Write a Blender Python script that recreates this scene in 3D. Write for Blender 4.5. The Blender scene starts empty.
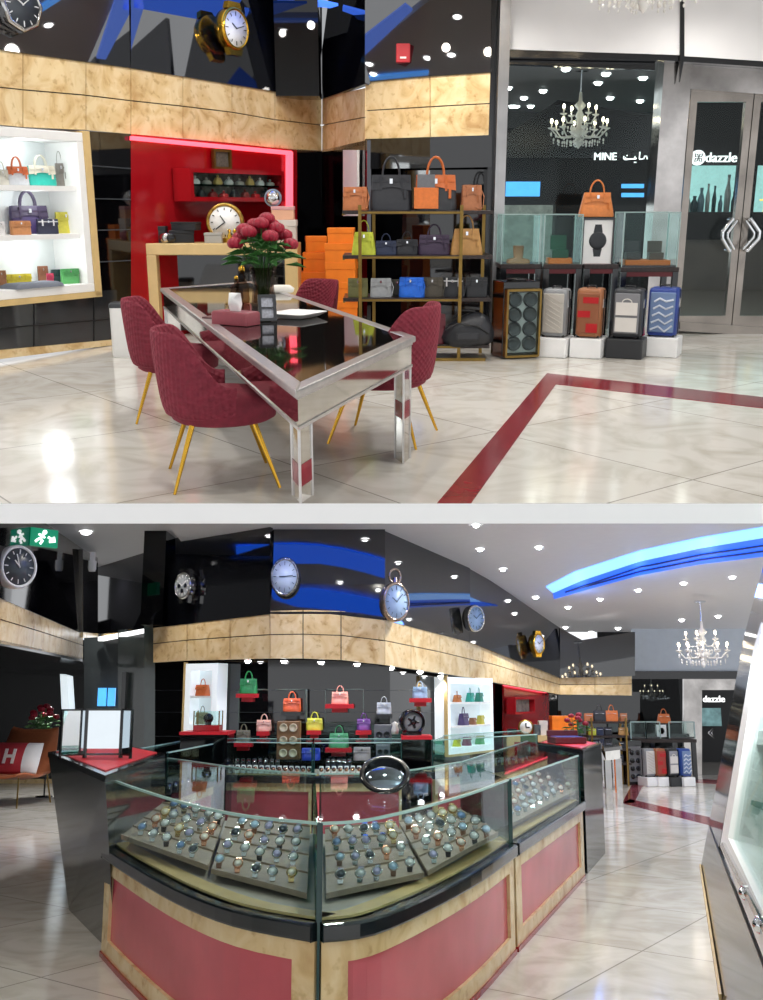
import bpy, math, random
from mathutils import Vector, Matrix
random.seed(7)
PI = math.pi
scene = bpy.context.scene
COL = scene.collection
F = 1000.0; CX = 381.5; CY = 500.0

# ------------------------------------------------------------------ rooms
class Room:
    """own level coordinates; the eye stands at (0,0,H), horizon at picture row hv"""
    def __init__(s, H, hv):
        s.H = H; s.p = math.atan((CY - hv) / F)     # >0: looks down
        s.M = Matrix.Identity(4)
    def ray(s, u, v):
        x = (u - CX) / F; z = (CY - v) / F
        c, n = math.cos(s.p), math.sin(s.p)
        return Vector((x, c + z * n, z * c - n))
    def y(s, u, v, y):
        r = s.ray(u, v); t = y / r.y
        return Vector((r.x * t, y, s.H + r.z * t))
    def z(s, u, v, z=0.0):
        r = s.ray(u, v); t = (z - s.H) / r.z
        return Vector((r.x * t, r.y * t, z))
    def plane(s, u, v, a, b):
        r = s.ray(u, v); t = (a - s.H) / (r.z - b * r.y)
        return Vector((r.x * t, r.y * t, s.H + r.z * t))
    def mpp(s, P):
        d = Vector(P) - Vector((0, 0, s.H)); c, n = math.cos(s.p), math.sin(s.p)
        return (d.y * c - d.z * n) / F
UP = Room(1.5, 205); LO = Room(1.6, 695)
# camera looks along world of the lower storey; the upper storey is turned as a rigid whole
cam_pitch = -LO.p
LO.M = Matrix.Identity(4)
UP.M = Matrix.Translation((0, 0, LO.H)) @ Matrix.Rotation(cam_pitch + UP.p, 4, 'X') @ Matrix.Translation((0, 0, -UP.H))
R = UP

class Wall:
    """vertical plane through plan points a, b: x = along, y = into the wall, z = up"""
    def __init__(s, a, b):
        s.a = Vector((a[0], a[1], 0)); d = Vector((b[0] - a[0], b[1] - a[1], 0)); s.len = d.length
        s.d = d.normalized(); s.n = Vector((-s.d.y, s.d.x, 0)); s.rz = math.atan2(s.d.y, s.d.x)
        s.M = Matrix.Translation(s.a) @ Matrix.Rotation(s.rz, 4, 'Z')
    def hit(s, u, v, off=0.0):
        r = R.ray(u, v); o = Vector((0, 0, R.H)); p0 = s.a + s.n * off
        t = (p0 - o).dot(s.n) / r.dot(s.n); P = o + r * t
        return (P - s.a).dot(s.d), P.z
    def pt(s, u, v, off=0.0):
        x, z = s.hit(u, v, off); return s.a + s.d * x + s.n * off + Vector((0, 0, z))
    def mirror(s, u, v, zc):
        """the point of a ceiling at height zc that this wall mirrors at picture point u, v"""
        r = R.ray(u, v); o = Vector((0, 0, R.H)); t = (s.a - o).dot(s.n) / r.dot(s.n); P = o + r * t
        q = r - 2 * r.dot(s.n) * s.n
        k = (zc - P.z) / q.z
        return P + q * k

class Lean:
    """soffit facet above height z0 of a wall, its top leaning back by ang"""
    def __init__(s, W, z0, ang):
        s.W = W; s.rz = W.rz; s.back = W.n; s.n = (W.n*math.cos(ang) - Vector((0, 0, 1))*math.sin(ang)).normalized(); s.a = W.a + Vector((0, 0, z0))
    def pt(s, u, v, off=0.0):
        r = R.ray(u, v); o = Vector((0, 0, R.H)); p0 = s.a + s.n*off; return o + r*((p0-o).dot(s.n)/r.dot(s.n))
    def mirror(s, u, v, a, b=0.0):
        P = s.pt(u, v); r = R.ray(u, v); q = r - 2*r.dot(s.n)*s.n; return P + q*((a + b*P.y - P.z)/(q.z - b*q.y))

# ------------------------------------------------------------------ materials
def lin(h):
    h = h.lstrip('#'); c = [int(h[i:i+2], 16) / 255 for i in (0, 2, 4)]
    return tuple([x / 12.92 if x <= .04045 else ((x + .055) / 1.055) ** 2.4 for x in c] + [1])
MATS = {}
def mat(name, col, rough=.5, metal=0, ior=1.45, var=.06, scale=8, col2=None, emit=0, bump=0, bscale=60, sheen=0, coat=0, kind='noise'):
    if name in MATS: return MATS[name]
    m = bpy.data.materials.new(name); m.use_nodes = True; nt = m.node_tree; N = nt.nodes; b = N['Principled BSDF']
    c = lin(col); c2 = lin(col2) if col2 else tuple([max(0, x * (1 - 3 * var)) for x in c[:3]] + [1])
    tc = N.new('ShaderNodeTexCoord'); mp = N.new('ShaderNodeMapping'); nt.links.new(tc.outputs['Object'], mp.inputs[0])
    if kind == 'vor':
        no = N.new('ShaderNodeTexVoronoi'); no.inputs['Scale'].default_value = scale; fac = no.outputs['Distance']
    elif kind == 'wave':
        no = N.new('ShaderNodeTexWave'); no.inputs['Scale'].default_value = scale; no.inputs['Distortion'].default_value = 6; no.inputs['Detail'].default_value = 3; fac = no.outputs['Fac']
    else:
        no = N.new('ShaderNodeTexNoise'); no.inputs['Scale'].default_value = scale; no.inputs['Detail'].default_value = 6; fac = no.outputs['Fac']
    nt.links.new(mp.outputs[0], no.inputs['Vector'])
    cr = N.new('ShaderNodeValToRGB'); cr.color_ramp.elements[0].position = .3; cr.color_ramp.elements[1].position = .7
    cr.color_ramp.elements[0].color = c2; cr.color_ramp.elements[1].color = c
    nt.links.new(fac, cr.inputs[0]); nt.links.new(cr.outputs[0], b.inputs['Base Color'])
    b.inputs['Roughness'].default_value = rough; b.inputs['Metallic'].default_value = metal; b.inputs['IOR'].default_value = ior
    if sheen: b.inputs['Sheen Weight'].default_value = sheen; b.inputs['Sheen Tint'].default_value = c
    if coat: b.inputs['Coat Weight'].default_value = coat; b.inputs['Coat Roughness'].default_value = .05
    if emit: b.inputs['Emission Color'].default_value = c; b.inputs['Emission Strength'].default_value = emit
    if bump:
        bn = N.new('ShaderNodeTexNoise'); bn.inputs['Scale'].default_value = bscale; nt.links.new(mp.outputs[0], bn.inputs['Vector'])
        bp = N.new('ShaderNodeBump'); bp.inputs['Strength'].default_value = bump; bp.inputs['Distance'].default_value = .01
        nt.links.new(bn.outputs['Fac'], bp.inputs['Height']); nt.links.new(bp.outputs[0], b.inputs['Normal'])
    MATS[name] = m; return m
def glassmat(name, tint='#f2fbf8', refl=1.45):
    m = bpy.data.materials.new(name); m.use_nodes = True; nt = m.node_tree; N = nt.nodes
    for n in list(N): N.remove(n)
    o = N.new('ShaderNodeOutputMaterial'); t = N.new('ShaderNodeBsdfTransparent'); t.inputs[0].default_value = lin(tint)
    g = N.new('ShaderNodeBsdfGlossy'); g.inputs['Roughness'].default_value = .01
    lw = N.new('ShaderNodeLayerWeight'); lw.inputs[0].default_value = .5; pw = N.new('ShaderNodeMath'); pw.operation = 'POWER'; pw.inputs[1].default_value = 4; nt.links.new(lw.outputs['Facing'], pw.inputs[0]); fr = N.new('ShaderNodeMath'); fr.operation = 'MULTIPLY_ADD'; fr.inputs[1].default_value = .35; fr.inputs[2].default_value = .01; nt.links.new(pw.outputs[0], fr.inputs[0]); mx = N.new('ShaderNodeMixShader')
    nt.links.new(fr.outputs[0], mx.inputs[0]); nt.links.new(t.outputs[0], mx.inputs[1]); nt.links.new(g.outputs[0], mx.inputs[2]); nt.links.new(mx.outputs[0], o.inputs[0])
    MATS[name] = m; return m
def leather(c, n=None): return mat('leather_' + c.strip('#'), c, .38, 0, 1.5, .05, 30, bump=.15, bscale=220)
def paint(c, rough=.4): return mat('paint_%s_%d' % (c.strip('#'), rough * 100), c, rough, var=.02)

soffit_m = mat('black_mirror_soffit', '#0a0b10', .03, ior=2.3, var=.02)
black = mat('black_gloss_panel', '#060608', .04, ior=1.7, var=.02)
blacklac = mat('black_lacquer', '#101114', .12, ior=1.6, var=.02)
greypan = mat('dark_grey_gloss_panel', '#25272a', .1, ior=1.8, var=.03)
gold_edge = mat('honey_edge', '#d9bb82', .25, var=.05, scale=6)
red = mat('red_lacquer', '#9a1019', .12, ior=1.5, var=.03)
redtop = mat('red_leatherette', '#d3202e', .35, var=.04)
white = mat('white_laminate', '#f0f0ee', .35, var=.015)
whitewall = mat('white_plaster', '#e9e7e6', .6, var=.02, scale=2)
steel = mat('polished_steel', '#c9c8c6', .12, 1, var=.05, scale=2)
brushed = mat('brushed_steel', '#b5b3b2', .28, 1, var=.08, scale=3)
brass = mat('brass', '#d8a83c', .22, 1, var=.04)
darkbrass = mat('aged_brass', '#8e7440', .35, 1, var=.08)
mirror = mat('antique_mirror', '#d3cfc8', .06, 1, var=.06, scale=5)
silverrim = mat('silver_leaf_rim', '#c8c6c4', .3, .8, var=.06, scale=20)
velvet = mat('maroon_velvet', '#7f2435', .8, var=.1, scale=20, sheen=.5, bump=.3, bscale=90)
glass = glassmat('clear_glass', '#f4fbfa', 1.45)
glassg = glassmat('green_edge_glass', '#9fc9c0', 1.5)
dglass = glassmat('tinted_glass', '#8d9294', 1.5)
orangebox = mat('orange_card', '#ef7d14', .55, var=.04)
wood = mat('dark_stained_wood', '#2c1f1c', .3, var=.12, scale=6, kind='wave')
chrome = mat('chrome', '#e6e8ea', .08, 1, var=.02)
leaf = mat('leaf_green', '#3f7a35', .5, var=.15, scale=20)
crystal = mat('cut_crystal', '#f2f0ea', .1, 0, 1.8, var=.02, coat=.6)
bulb = mat('warm_bulb', '#ffe9c4', .3, emit=14, var=0)
lamp = mat('downlight_lens', '#ffffff', .3, emit=22, var=0)
blue = mat('blue_cove_light', '#1f62f5', .4, emit=3.0, var=0)
bluesoft = mat('pale_blue_cove_light', '#5aa4ff', .4, emit=2.2, var=0)
pinkneon = mat('pink_light_strip', '#ff5566', .4, emit=2.2, var=0)
sign = mat('lit_white_sign', '#ffffff', .4, emit=1.5, var=0)
screenb = mat('lit_blue_screen', '#4a9fe8', .3, emit=1.3, var=.1)

def gold_mat():
    m = bpy.data.materials.new('gold_burl_veneer'); m.use_nodes = True; nt = m.node_tree; N = nt.nodes; b = N['Principled BSDF']
    tc = N.new('ShaderNodeTexCoord'); n1 = N.new('ShaderNodeTexNoise'); n1.inputs['Scale'].default_value = 3.2; n1.inputs['Detail'].default_value = 9; n1.inputs['Distortion'].default_value = 1.6
    cr = N.new('ShaderNodeValToRGB'); e = cr.color_ramp.elements; e[0].position = .25; e[0].color = lin('#bb9560'); e[1].position = .62; e[1].color = lin('#e6cfa2')
    x = e.new(.42); x.color = lin('#d9bb88')
    vo = N.new('ShaderNodeTexNoise'); vo.inputs['Scale'].default_value = 14; vo.inputs['Detail'].default_value = 4; c2 = N.new('ShaderNodeValToRGB'); c2.color_ramp.elements[0].position = .3; c2.color_ramp.elements[0].color = (.55, .4, .22, 1); c2.color_ramp.elements[1].position = .42; c2.color_ramp.elements[1].color = (1, 1, 1, 1)
    mx = N.new('ShaderNodeMixRGB'); mx.blend_type = 'MULTIPLY'; mx.inputs[0].default_value = .5
    nt.links.new(tc.outputs['Object'], n1.inputs['Vector']); nt.links.new(tc.outputs['Object'], vo.inputs['Vector']); nt.links.new(n1.outputs['Fac'], cr.inputs[0]); nt.links.new(vo.outputs['Fac'], c2.inputs[0])
    nt.links.new(cr.outputs[0], mx.inputs[1]); nt.links.new(c2.outputs[0], mx.inputs[2]); nt.links.new(mx.outputs[0], b.inputs['Base Color'])
    b.inputs['Roughness'].default_value = .22; b.inputs['IOR'].default_value = 1.5
    return m
gold = gold_mat()
def floor_mat(name, rot, sx, sy):
    m = bpy.data.materials.new(name); m.use_nodes = True; nt = m.node_tree; N = nt.nodes; b = N['Principled BSDF']
    tc = N.new('ShaderNodeTexCoord'); mp = N.new('ShaderNodeMapping'); mp.inputs['Rotation'].default_value[2] = rot; nt.links.new(tc.outputs['Object'], mp.inputs[0])
    br = N.new('ShaderNodeTexBrick'); br.offset = 0; br.inputs['Scale'].default_value = 1; br.inputs['Brick Width'].default_value = sx; br.inputs['Row Height'].default_value = sy; br.inputs['Mortar Size'].default_value = .006
    br.inputs['Color1'].default_value = lin('#dedad2'); br.inputs['Color2'].default_value = lin('#d3cfc6'); br.inputs['Mortar'].default_value = lin('#a39f97')
    n = N.new('ShaderNodeTexNoise'); n.inputs['Scale'].default_value = 1.7; n.inputs['Detail'].default_value = 10; n.inputs['Distortion'].default_value = 2.4
    cr = N.new('ShaderNodeValToRGB'); e = cr.color_ramp.elements; e[0].position = .3; e[0].color = (.74, .71, .66, 1); e[1].position = .58; e[1].color = (1, 1, 1, 1)
    mx = N.new('ShaderNodeMixRGB'); mx.blend_type = 'MULTIPLY'; mx.inputs[0].default_value = .8
    for a in (br, n): nt.links.new(mp.outputs[0], a.inputs['Vector'])
    nt.links.new(n.outputs['Fac'], cr.inputs[0]); nt.links.new(br.outputs['Color'], mx.inputs[1]); nt.links.new(cr.outputs[0], mx.inputs[2]); nt.links.new(mx.outputs[0], b.inputs['Base Color'])
    b.inputs['Roughness'].default_value = .12; b.inputs['IOR'].default_value = 1.5
    return m
floorU = floor_mat('cream_marble_tiles', .9, 1.6, 1.6); floorL = floor_mat('pale_marble_tiles', .62, 1.3, 1.3)
stripe_m = mat('maroon_marble', '#8c2a35', .15, var=.08, scale=9)
# ------------------------------------------------------------------ mesh builder
class MB:
    def __init__(s, M=None): s.v = []; s.f = []; s.M = M or Matrix.Identity(4); s.smooth = []
    def add(s, vs, fs, smooth=False, M=None):
        k = len(s.v); A = s.M @ M if M is not None else s.M
        s.v += [A @ Vector(p) for p in vs]; s.f += [tuple(i + k for i in f) for f in fs]; s.smooth += [smooth] * len(fs); return s
    def box(s, x0, x1, y0, y1, z0, z1, M=None):
        v = [(x, y, z) for x in (x0, x1) for y in (y0, y1) for z in (z0, z1)]
        return s.add(v, [(0, 1, 3, 2), (4, 6, 7, 5), (0, 4, 5, 1), (2, 3, 7, 6), (0, 2, 6, 4), (1, 5, 7, 3)], False, M)
    def cbox(s, c, d, M=None): return s.box(c[0]-d[0]/2, c[0]+d[0]/2, c[1]-d[1]/2, c[1]+d[1]/2, c[2]-d[2]/2, c[2]+d[2]/2, M)
    def loft(s, rings, cap=True, smooth=True, M=None, closed=True):
        n = len(rings[0]); v = [p for r in rings for p in r]; f = []
        for i in range(len(rings) - 1):
            for j in range(n if closed else n - 1):
                a = i*n+j; b = i*n+(j+1) % n; f.append((a, b, b+n, a+n))
        s.add(v, f, smooth, M)
        if cap:
            k = len(rings) - 1; s.add(rings[0], [tuple(range(n))[::-1]], False, M); s.add(rings[k], [tuple(range(n))], False, M)
        return s
    def lathe(s, prof, n=24, M=None, smooth=True):
        rings = [[(r * math.cos(2*PI*j/n), r * math.sin(2*PI*j/n), z) for j in range(n)] for r, z in prof]
        return s.loft(rings, cap=(prof[0][0] > 1e-5 or prof[-1][0] > 1e-5), smooth=smooth, M=M)
    def tube(s, pts, r, n=8, closed=False):
        pts = [Vector(p) for p in pts]; m = len(pts); rs = r if isinstance(r, (list, tuple)) else [r] * m; rings = []; up = None
        for i, p in enumerate(pts):
            if closed: t = pts[(i+1) % m] - pts[i-1]
            else: t = pts[min(i+1, m-1)] - pts[max(i-1, 0)]
            t.normalize()
            if up is None:
                up = Vector((0, 0, 1)) if abs(t.z) < .9 else Vector((1, 0, 0))
            a = t.cross(up); a.normalize(); up = a.cross(t)
            rings.append([p + (a * math.cos(2*PI*j/n) + up * math.sin(2*PI*j/n)) * rs[i] for j in range(n)])
        if closed: rings.append(rings[0])
        return s.loft([[tuple(q) for q in g] for g in rings], cap=not closed)
    def cyl(s, a, b, r, r2=None, n=16): return s.tube([a, b], [r, r if r2 is None else r2], n)
    def ball(s, c, r, sz=1, n=10):
        return s.lathe([(max(1e-6, r*math.sin(PI*i/n)), -r*sz*math.cos(PI*i/n)) for i in range(n+1)], n+4, Matrix.Translation(c))
    def prism(s, poly, h, M=None, smooth=False):
        """poly in xy (ccw), extruded along z from 0 to h"""
        n = len(poly); v = [(x, y, 0) for x, y in poly] + [(x, y, h) for x, y in poly]
        f = [tuple(range(n))[::-1], tuple(range(n, 2*n))] + [(i, (i+1) % n, (i+1) % n+n, i+n) for i in range(n)]
        return s.add(v, f, smooth, M)
    def slab(s, pts, off):
        """any polygon of 3-D points given thickness by the offset vector"""
        n = len(pts); off = Vector(off); v = [Vector(p) for p in pts] + [Vector(p) + off for p in pts]
        f = [tuple(range(n)), tuple(range(n, 2*n))[::-1]] + [((i+1) % n, i, i+n, (i+1) % n+n) for i in range(n)]
        return s.add(v, f)
    def build(s, name, m, parent=None, room=None, bevel=0, tags=None, origin=None):
        me = bpy.data.meshes.new(name); me.from_pydata([tuple(p) for p in s.v], [], s.f); me.materials.append(m)
        me.polygons.foreach_set('use_smooth', s.smooth); me.update()
        o = bpy.data.objects.new(name, me); COL.objects.link(o)
        if parent is not None: o.parent = parent
        else: o.matrix_world = (room or R).M
        if bevel:
            b = o.modifiers.new('bevel', 'BEVEL'); b.width = bevel; b.segments = 2; b.limit_method = 'ANGLE'; b.angle_limit = .7
        if tags:
            for k, q in tags.items(): o[k] = q
        return o
XY2XZ = Matrix(((1, 0, 0, 0), (0, 0, -1, 0), (0, 1, 0, 0), (0, 0, 0, 1)))   # draws xy shapes on the front (xz) plane, extrusion towards -y
def rring(w, d, z, r=.3, n=4, cx=0, cy=0):
    rr = min(w, d) * r; out = []
    for k, (sx, sy) in enumerate(((1, 1), (-1, 1), (-1, -1), (1, -1))):
        for i in range(n + 1):
            a = PI/2*k + PI/2*i/n
            out.append((cx + sx*(w/2-rr) + rr*math.cos(a), cy + sy*(d/2-rr) + rr*math.sin(a), z))
    return out
def arc(cx, cz, rx, rz, a0, a1, n, y=0): return [(cx + rx*math.cos(a0+(a1-a0)*i/n), y, cz + rz*math.sin(a0+(a1-a0)*i/n)) for i in range(n+1)]
def struct(mb, name, m, bevel=0): return mb.build(name, m, bevel=bevel, tags={'kind': 'structure'})
def thing(name, label, cat, P, rz=0, group=None, tilt=None):
    o = bpy.data.objects.new(name, None); COL.objects.link(o); o.empty_display_size = .1
    M = R.M @ Matrix.Translation(P) @ Matrix.Rotation(rz, 4, 'Z')
    if tilt is not None: M = M @ tilt
    o.matrix_world = M; o['label'] = label; o['category'] = cat
    if group: o['group'] = group
    return o
def single(mb, name, m, label, cat, group=None, bevel=0):
    t = {'label': label, 'category': cat}
    if group: t['group'] = group
    return mb.build(name, m, bevel=bevel, tags=t)
def textmesh(body, size, depth, name, m, parent=None, M=None, tags=None, align='CENTER', bold=0):
    c = bpy.data.curves.new(name, 'FONT'); c.body = body; c.size = size; c.extrude = depth; c.align_x = align; c.offset = bold
    o = bpy.data.objects.new(name, c); COL.objects.link(o); dg = bpy.context.evaluated_depsgraph_get(); me = bpy.data.meshes.new_from_object(o.evaluated_get(dg))
    bpy.data.objects.remove(o); me.materials.clear(); me.materials.append(m)
    me.transform((M or Matrix.Identity(4)) @ Matrix.Rotation(PI/2, 4, 'X'))
    q = bpy.data.objects.new(name, me); COL.objects.link(q)
    if parent: q.parent = parent
    else: q.matrix_world = R.M
    if tags:
        for k, x in tags.items(): q[k] = x
    return q
def copy_tree(o, M):
    c = o.copy(); COL.objects.link(c); c.matrix_world = M
    for ch in o.children:
        d = ch.copy(); COL.objects.link(d); d.parent = c
        for g in ch.children:
            e = g.copy(); COL.objects.link(e); e.parent = d
    return c

# ------------------------------------------------------------------ models (all face -y)
def handbag(P, w, h, col, label, rz=0, style='tote', group=None, col2=None, d=None, trim=None, hw=None, tiny=False):
    """w, h overall width and height, handles included"""
    d = d or w * .45; t = thing('handbag', label, 'handbag', P, rz, group)
    m = leather(col); m2 = leather(col2) if col2 else m
    hb = h * (.64 if style in ('tote', 'top') else .96)
    tw = {'tote': .9, 'top': .72, 'flap': .96, 'strap': .9}[style]
    b = MB(); rings = []
    for k, q in enumerate((0, .06, .3, .6, .85, 1)):
        ww = w * (1 - (1 - tw) * q) * (.97 if k == 0 else 1) * (1 + .015 * math.sin(q*PI)); dd = d * (1 - .55*q) * (.95 if k == 0 else 1)
        rings.append(rring(ww, dd, hb * q, .28))
    b.loft(rings); b.build('body', m, t)
    fy = lambda q: -(d * (1 - .55*q)) / 2
    # flap over the upper front, sloping with the body
    fl = MB(); z1 = hb*1.01; z0 = hb*.62; wt = w*tw*1.01; n = 8; top = []; bot = []
    for i in range(n+1):
        x = -wt/2 + wt*i/n; sag = .05*hb*math.cos((i/n-.5)*PI*2); top.append((x, fy(1)-.004*1, z1)); bot.append((x*(1.02 if style != 'tote' else 1.04), fy(.62)-.006, z0 + sag*(0 if style == 'flap' else 1)))
    off = Vector((0, -.006, 0))
    fl.add([Vector(p) for p in top+bot] + [Vector(p)+off for p in top+bot],
           [(i, i+1, n+2+i, n+1+i) for i in range(n)] + [(i+2*n+2, n+1+i+2*n+2, n+2+i+2*n+2, i+1+2*n+2) for i in range(n)] + [(n+1+i, n+2+i, n+2+i+2*n+2, n+1+i+2*n+2) for i in range(n)])
    fl.build('flap', m2, t)
    if tiny:
        if style in ('tote', 'top'):
            g = MB(); g.tube(arc(0, hb*.97, w*.2, h-hb*.99, 0, PI, 8, 0), w*.032, 5); g.build('handle', m2, t)
        s = MB(); s.box(-w*.34, w*.34, fy(.8)-.014, fy(.8)-.007, hb*.7, hb*.76); s.build('belt', leather(trim) if trim else steel, t)
        return t
    g = MB()
    if style in ('tote', 'top'):
        for yy in ((-.18*d, .18*d) if style == 'tote' else (0,)):
            pts = [(w*.22, yy-(.0), hb*.78)] + arc(0, hb*.98, w*.2, h-hb-w*.02, 0, PI, 12, yy) + [(-w*.22, yy, hb*.78)]
            g = MB(); g.tube(pts, w*.024, 7); g.build('handle', m2, t)
    elif style == 'strap':
        g.tube([(w*.44, 0, hb*.9), (w*.56, -.05, hb*.55), (w*.5, -d*.7, hb*.12), (w*.3, -d*.85, hb*.03), (w*.12, -d*.8, hb*.15)], w*.022, 6); g.build('shoulder_strap', m2, t)
    s = MB(); s.box(-wt*.47, wt*.47, fy(.84)-.02, fy(.84)-.008, hb*.8, hb*.85); s.box(-wt*.3, -wt*.24, fy(.8)-.022, fy(.8)-.006, hb*.55, hb*.98); s.box(wt*.24, wt*.3, fy(.8)-.022, fy(.8)-.006, hb*.55, hb*.98); s.build('belt', leather(trim) if trim else m2, t)
    k = MB(); k.box(-w*.035, w*.035, fy(.82)-.032, fy(.82)-.018, hb*.76, hb*.9); k.cyl((0, fy(.8)-.045, hb*.83), (0, fy(.8)-.02, hb*.83), w*.018, n=8); k.build('clasp', chrome, t)
    if style != 'flap':
        q = MB(); q.box(w*.3, w*.36, fy(.5)-.03, fy(.5)-.018, hb*.34, hb*.62); q.build('key_tag', m2, t)
    return t

def clock(P, r, label, face='#e8ecf2', rim=steel, rz=0, style='round', hands='#222222', tilt=None, sx=1.0, hour=10, minute=9):
    t = thing('wall_clock', label, 'clock', P, rz, None, (tilt or Matrix.Identity(4)) @ Matrix.Diagonal((sx, 1, 1, 1)))
    A = XY2XZ; b = MB(); b.lathe([(r*.2, -.09), (r*.96, -.09), (r, -.03), (r, .03), (r*.95, .06), (r*.86, .06), (r*.84, .035), (r*.2, .03)], 8 if style == 'octagon' else 36, A); b.build('case', rim, t)
    dd = MB(); dd.lathe([(1e-5, .04), (r*.84, .04), (r*.84, .048), (1e-5, .048)], 36, A); dd.build('dial', paint(face, .35), t)
    hm = MB()
    for k in range(12):
        a = k*PI/6; hm.cbox((0, 0, 0), (r*.035, .006, r*(.15 if k % 3 else .2)), Matrix.Rotation(a, 4, 'Y') @ Matrix.Translation((0, -.051, r*.68)))
    hm.build('hour_markers', paint(hands, .3), t)
    for nm, L, wd, a in (('hour_hand', .42, .05, hour/12*2*PI), ('minute_hand', .64, .035, minute/60*2*PI)):
        h = MB(); h.cbox((0, 0, 0), (r*wd, .006, r*L), Matrix.Rotation(a, 4, 'Y') @ Matrix.Translation((0, -.06, r*L*.42))); h.build(nm, paint(hands, .3), t)
    if style == 'watch':
        for sz in (1, -1):
            l = MB(); l.prism([(-r*.55, 0), (r*.55, 0), (r*.42, r*.34), (-r*.42, r*.34)], .07, Matrix.Diagonal((1, 1, sz, 1)) @ Matrix.Translation((0, .035, r*.9)) @ A); l.build('lug', rim, t)
        c = MB(); c.cyl((r*.95, 0, 0), (r*1.16, 0, 0), r*.1, n=12); c.build('crown', rim, t)
    if style == 'chrono':
        for sz in (1, -1):
            for sx_ in (1, -1):
                l = MB(); l.prism([(sx_*r*.42, 0), (sx_*r*.7, -r*.15), (sx_*r*.6, r*.42), (sx_*r*.4, r*.42)][::sx_], .07, Matrix.Diagonal((1, 1, sz, 1)) @ Matrix.Translation((0, .035, r*.85)) @ A); l.build('lug', rim, t)
        for zz, q in ((0, .12), (r*.5, .09), (-r*.5, .09)):
            c = MB(); c.cyl((math.sqrt(r*r-zz*zz)*.93, 0, zz), (math.sqrt(r*r-zz*zz)*.97+r*.22, 0, zz*1.1), r*q, n=10); c.build('pusher', rim, t)
        for (xx, zz) in ((-.38, 0), (.38, 0), (0, -.38)):
            c = MB(); c.lathe([(1e-5, 0), (r*.2, 0), (r*.2, .01), (r*.15, .01), (1e-5, .006)], 18, Matrix.Translation((xx*r, -.047, zz*r)) @ A); c.build('subdial', steel, t)
    if style == 'pocket':
        c = MB(); c.cyl((0, 0, r*.95), (0, 0, r*1.22), r*.18, r*.14, 12); c.build('crown', rim, t)
        c = MB(); c.tube(arc(0, r*1.3, r*.42, r*.36, -PI*.35, PI*1.35, 18), r*.07, 8); c.build('bow', rim, t)
    return t

def tub_chair(P, rz, label, s=1.0):
    t = thing('tub_chair', label, 'chair', P, rz, 'maroon tub chairs around the mirrored table')
    # faces +y in its own frame; shell wraps the back (-y) and sides
    W, D = .31*s, .30*s; n = 30; A0 = math.radians(-12); A1 = math.radians(192); rings = []
    for i in range(n+1):
        a = A0 + (A1-A0)*i/n; k = math.sin(max(0, min(1, (a-A0)/(A1-A0)))*PI); top = (.54 + .27*(.5-.5*math.cos(PI*min(1, max(0, (k-.12)*1.5)))))*s
        cx, sy = math.cos(a), -math.sin(a); g = []
        prof = [(.82, .34), (.93, .40), (.99, .52), (1.04+.04*k, top-.02*s/s), (1.0+.04*k, top+.012), (.93+.04*k, top-.02), (.88, .52), (.82, .44)]
        for r_, z_ in prof:
            zz = z_*s if z_ < .53 else z_
            g.append((W*r_*cx, D*r_*sy - .02*s*k, zz))
        rings.append(g)
    b = MB(); b.loft(rings, cap=True); o = b.build('backrest', MATS['quilted_velvet'], t)
    sd = o.modifiers.new('smooth', 'SUBSURF'); sd.levels = 1; sd.render_levels = 1
    c = MB(); rr = []
    for q, z in ((.80, .33), (.88, .345), (.9, .42), (.86, .47), (.6, .485), (.1, .488)):
        rr.append([(W*q*math.cos(x*PI/16), (D*q*math.sin(x*PI/16)*(1.12 if math.sin(x*PI/16) > 0 else .95)), z*s) for x in range(32)])
    c.loft(rr); c.build('seat', velvet, t)
    for sx in (-1, 1):
        for sy in (-1, 1):
            l = MB(); l.cyl((sx*.17*s, sy*.15*s, .36*s), (sx*.27*s, sy*.27*s, 0), .016*s, .008*s, 10); l.build('leg', brass, t)
    return t
def quilt():
    m = mat('quilted_velvet', '#7f2435', .8, var=.08, scale=20, sheen=.6); nt = m.node_tree; N = nt.nodes; b = N['Principled BSDF']
    tc = N.new('ShaderNodeTexCoord'); mp = N.new('ShaderNodeMapping'); mp.inputs['Rotation'].default_value = (0.6, .6, .78)
    nt.links.new(tc.outputs['Object'], mp.inputs[0]); bp = N.new('ShaderNodeBump'); bp.inputs['Strength'].default_value = 1; bp.inputs['Distance'].default_value = .015
    v = N.new('ShaderNodeTexVoronoi'); v.inputs['Scale'].default_value = 34; v.inputs['Randomness'].default_value = 0
    nt.links.new(mp.outputs[0], v.inputs['Vector']); nt.links.new(v.outputs['Distance'], bp.inputs['Height']); nt.links.new(bp.outputs[0], b.inputs['Normal'])
quilt()

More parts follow.
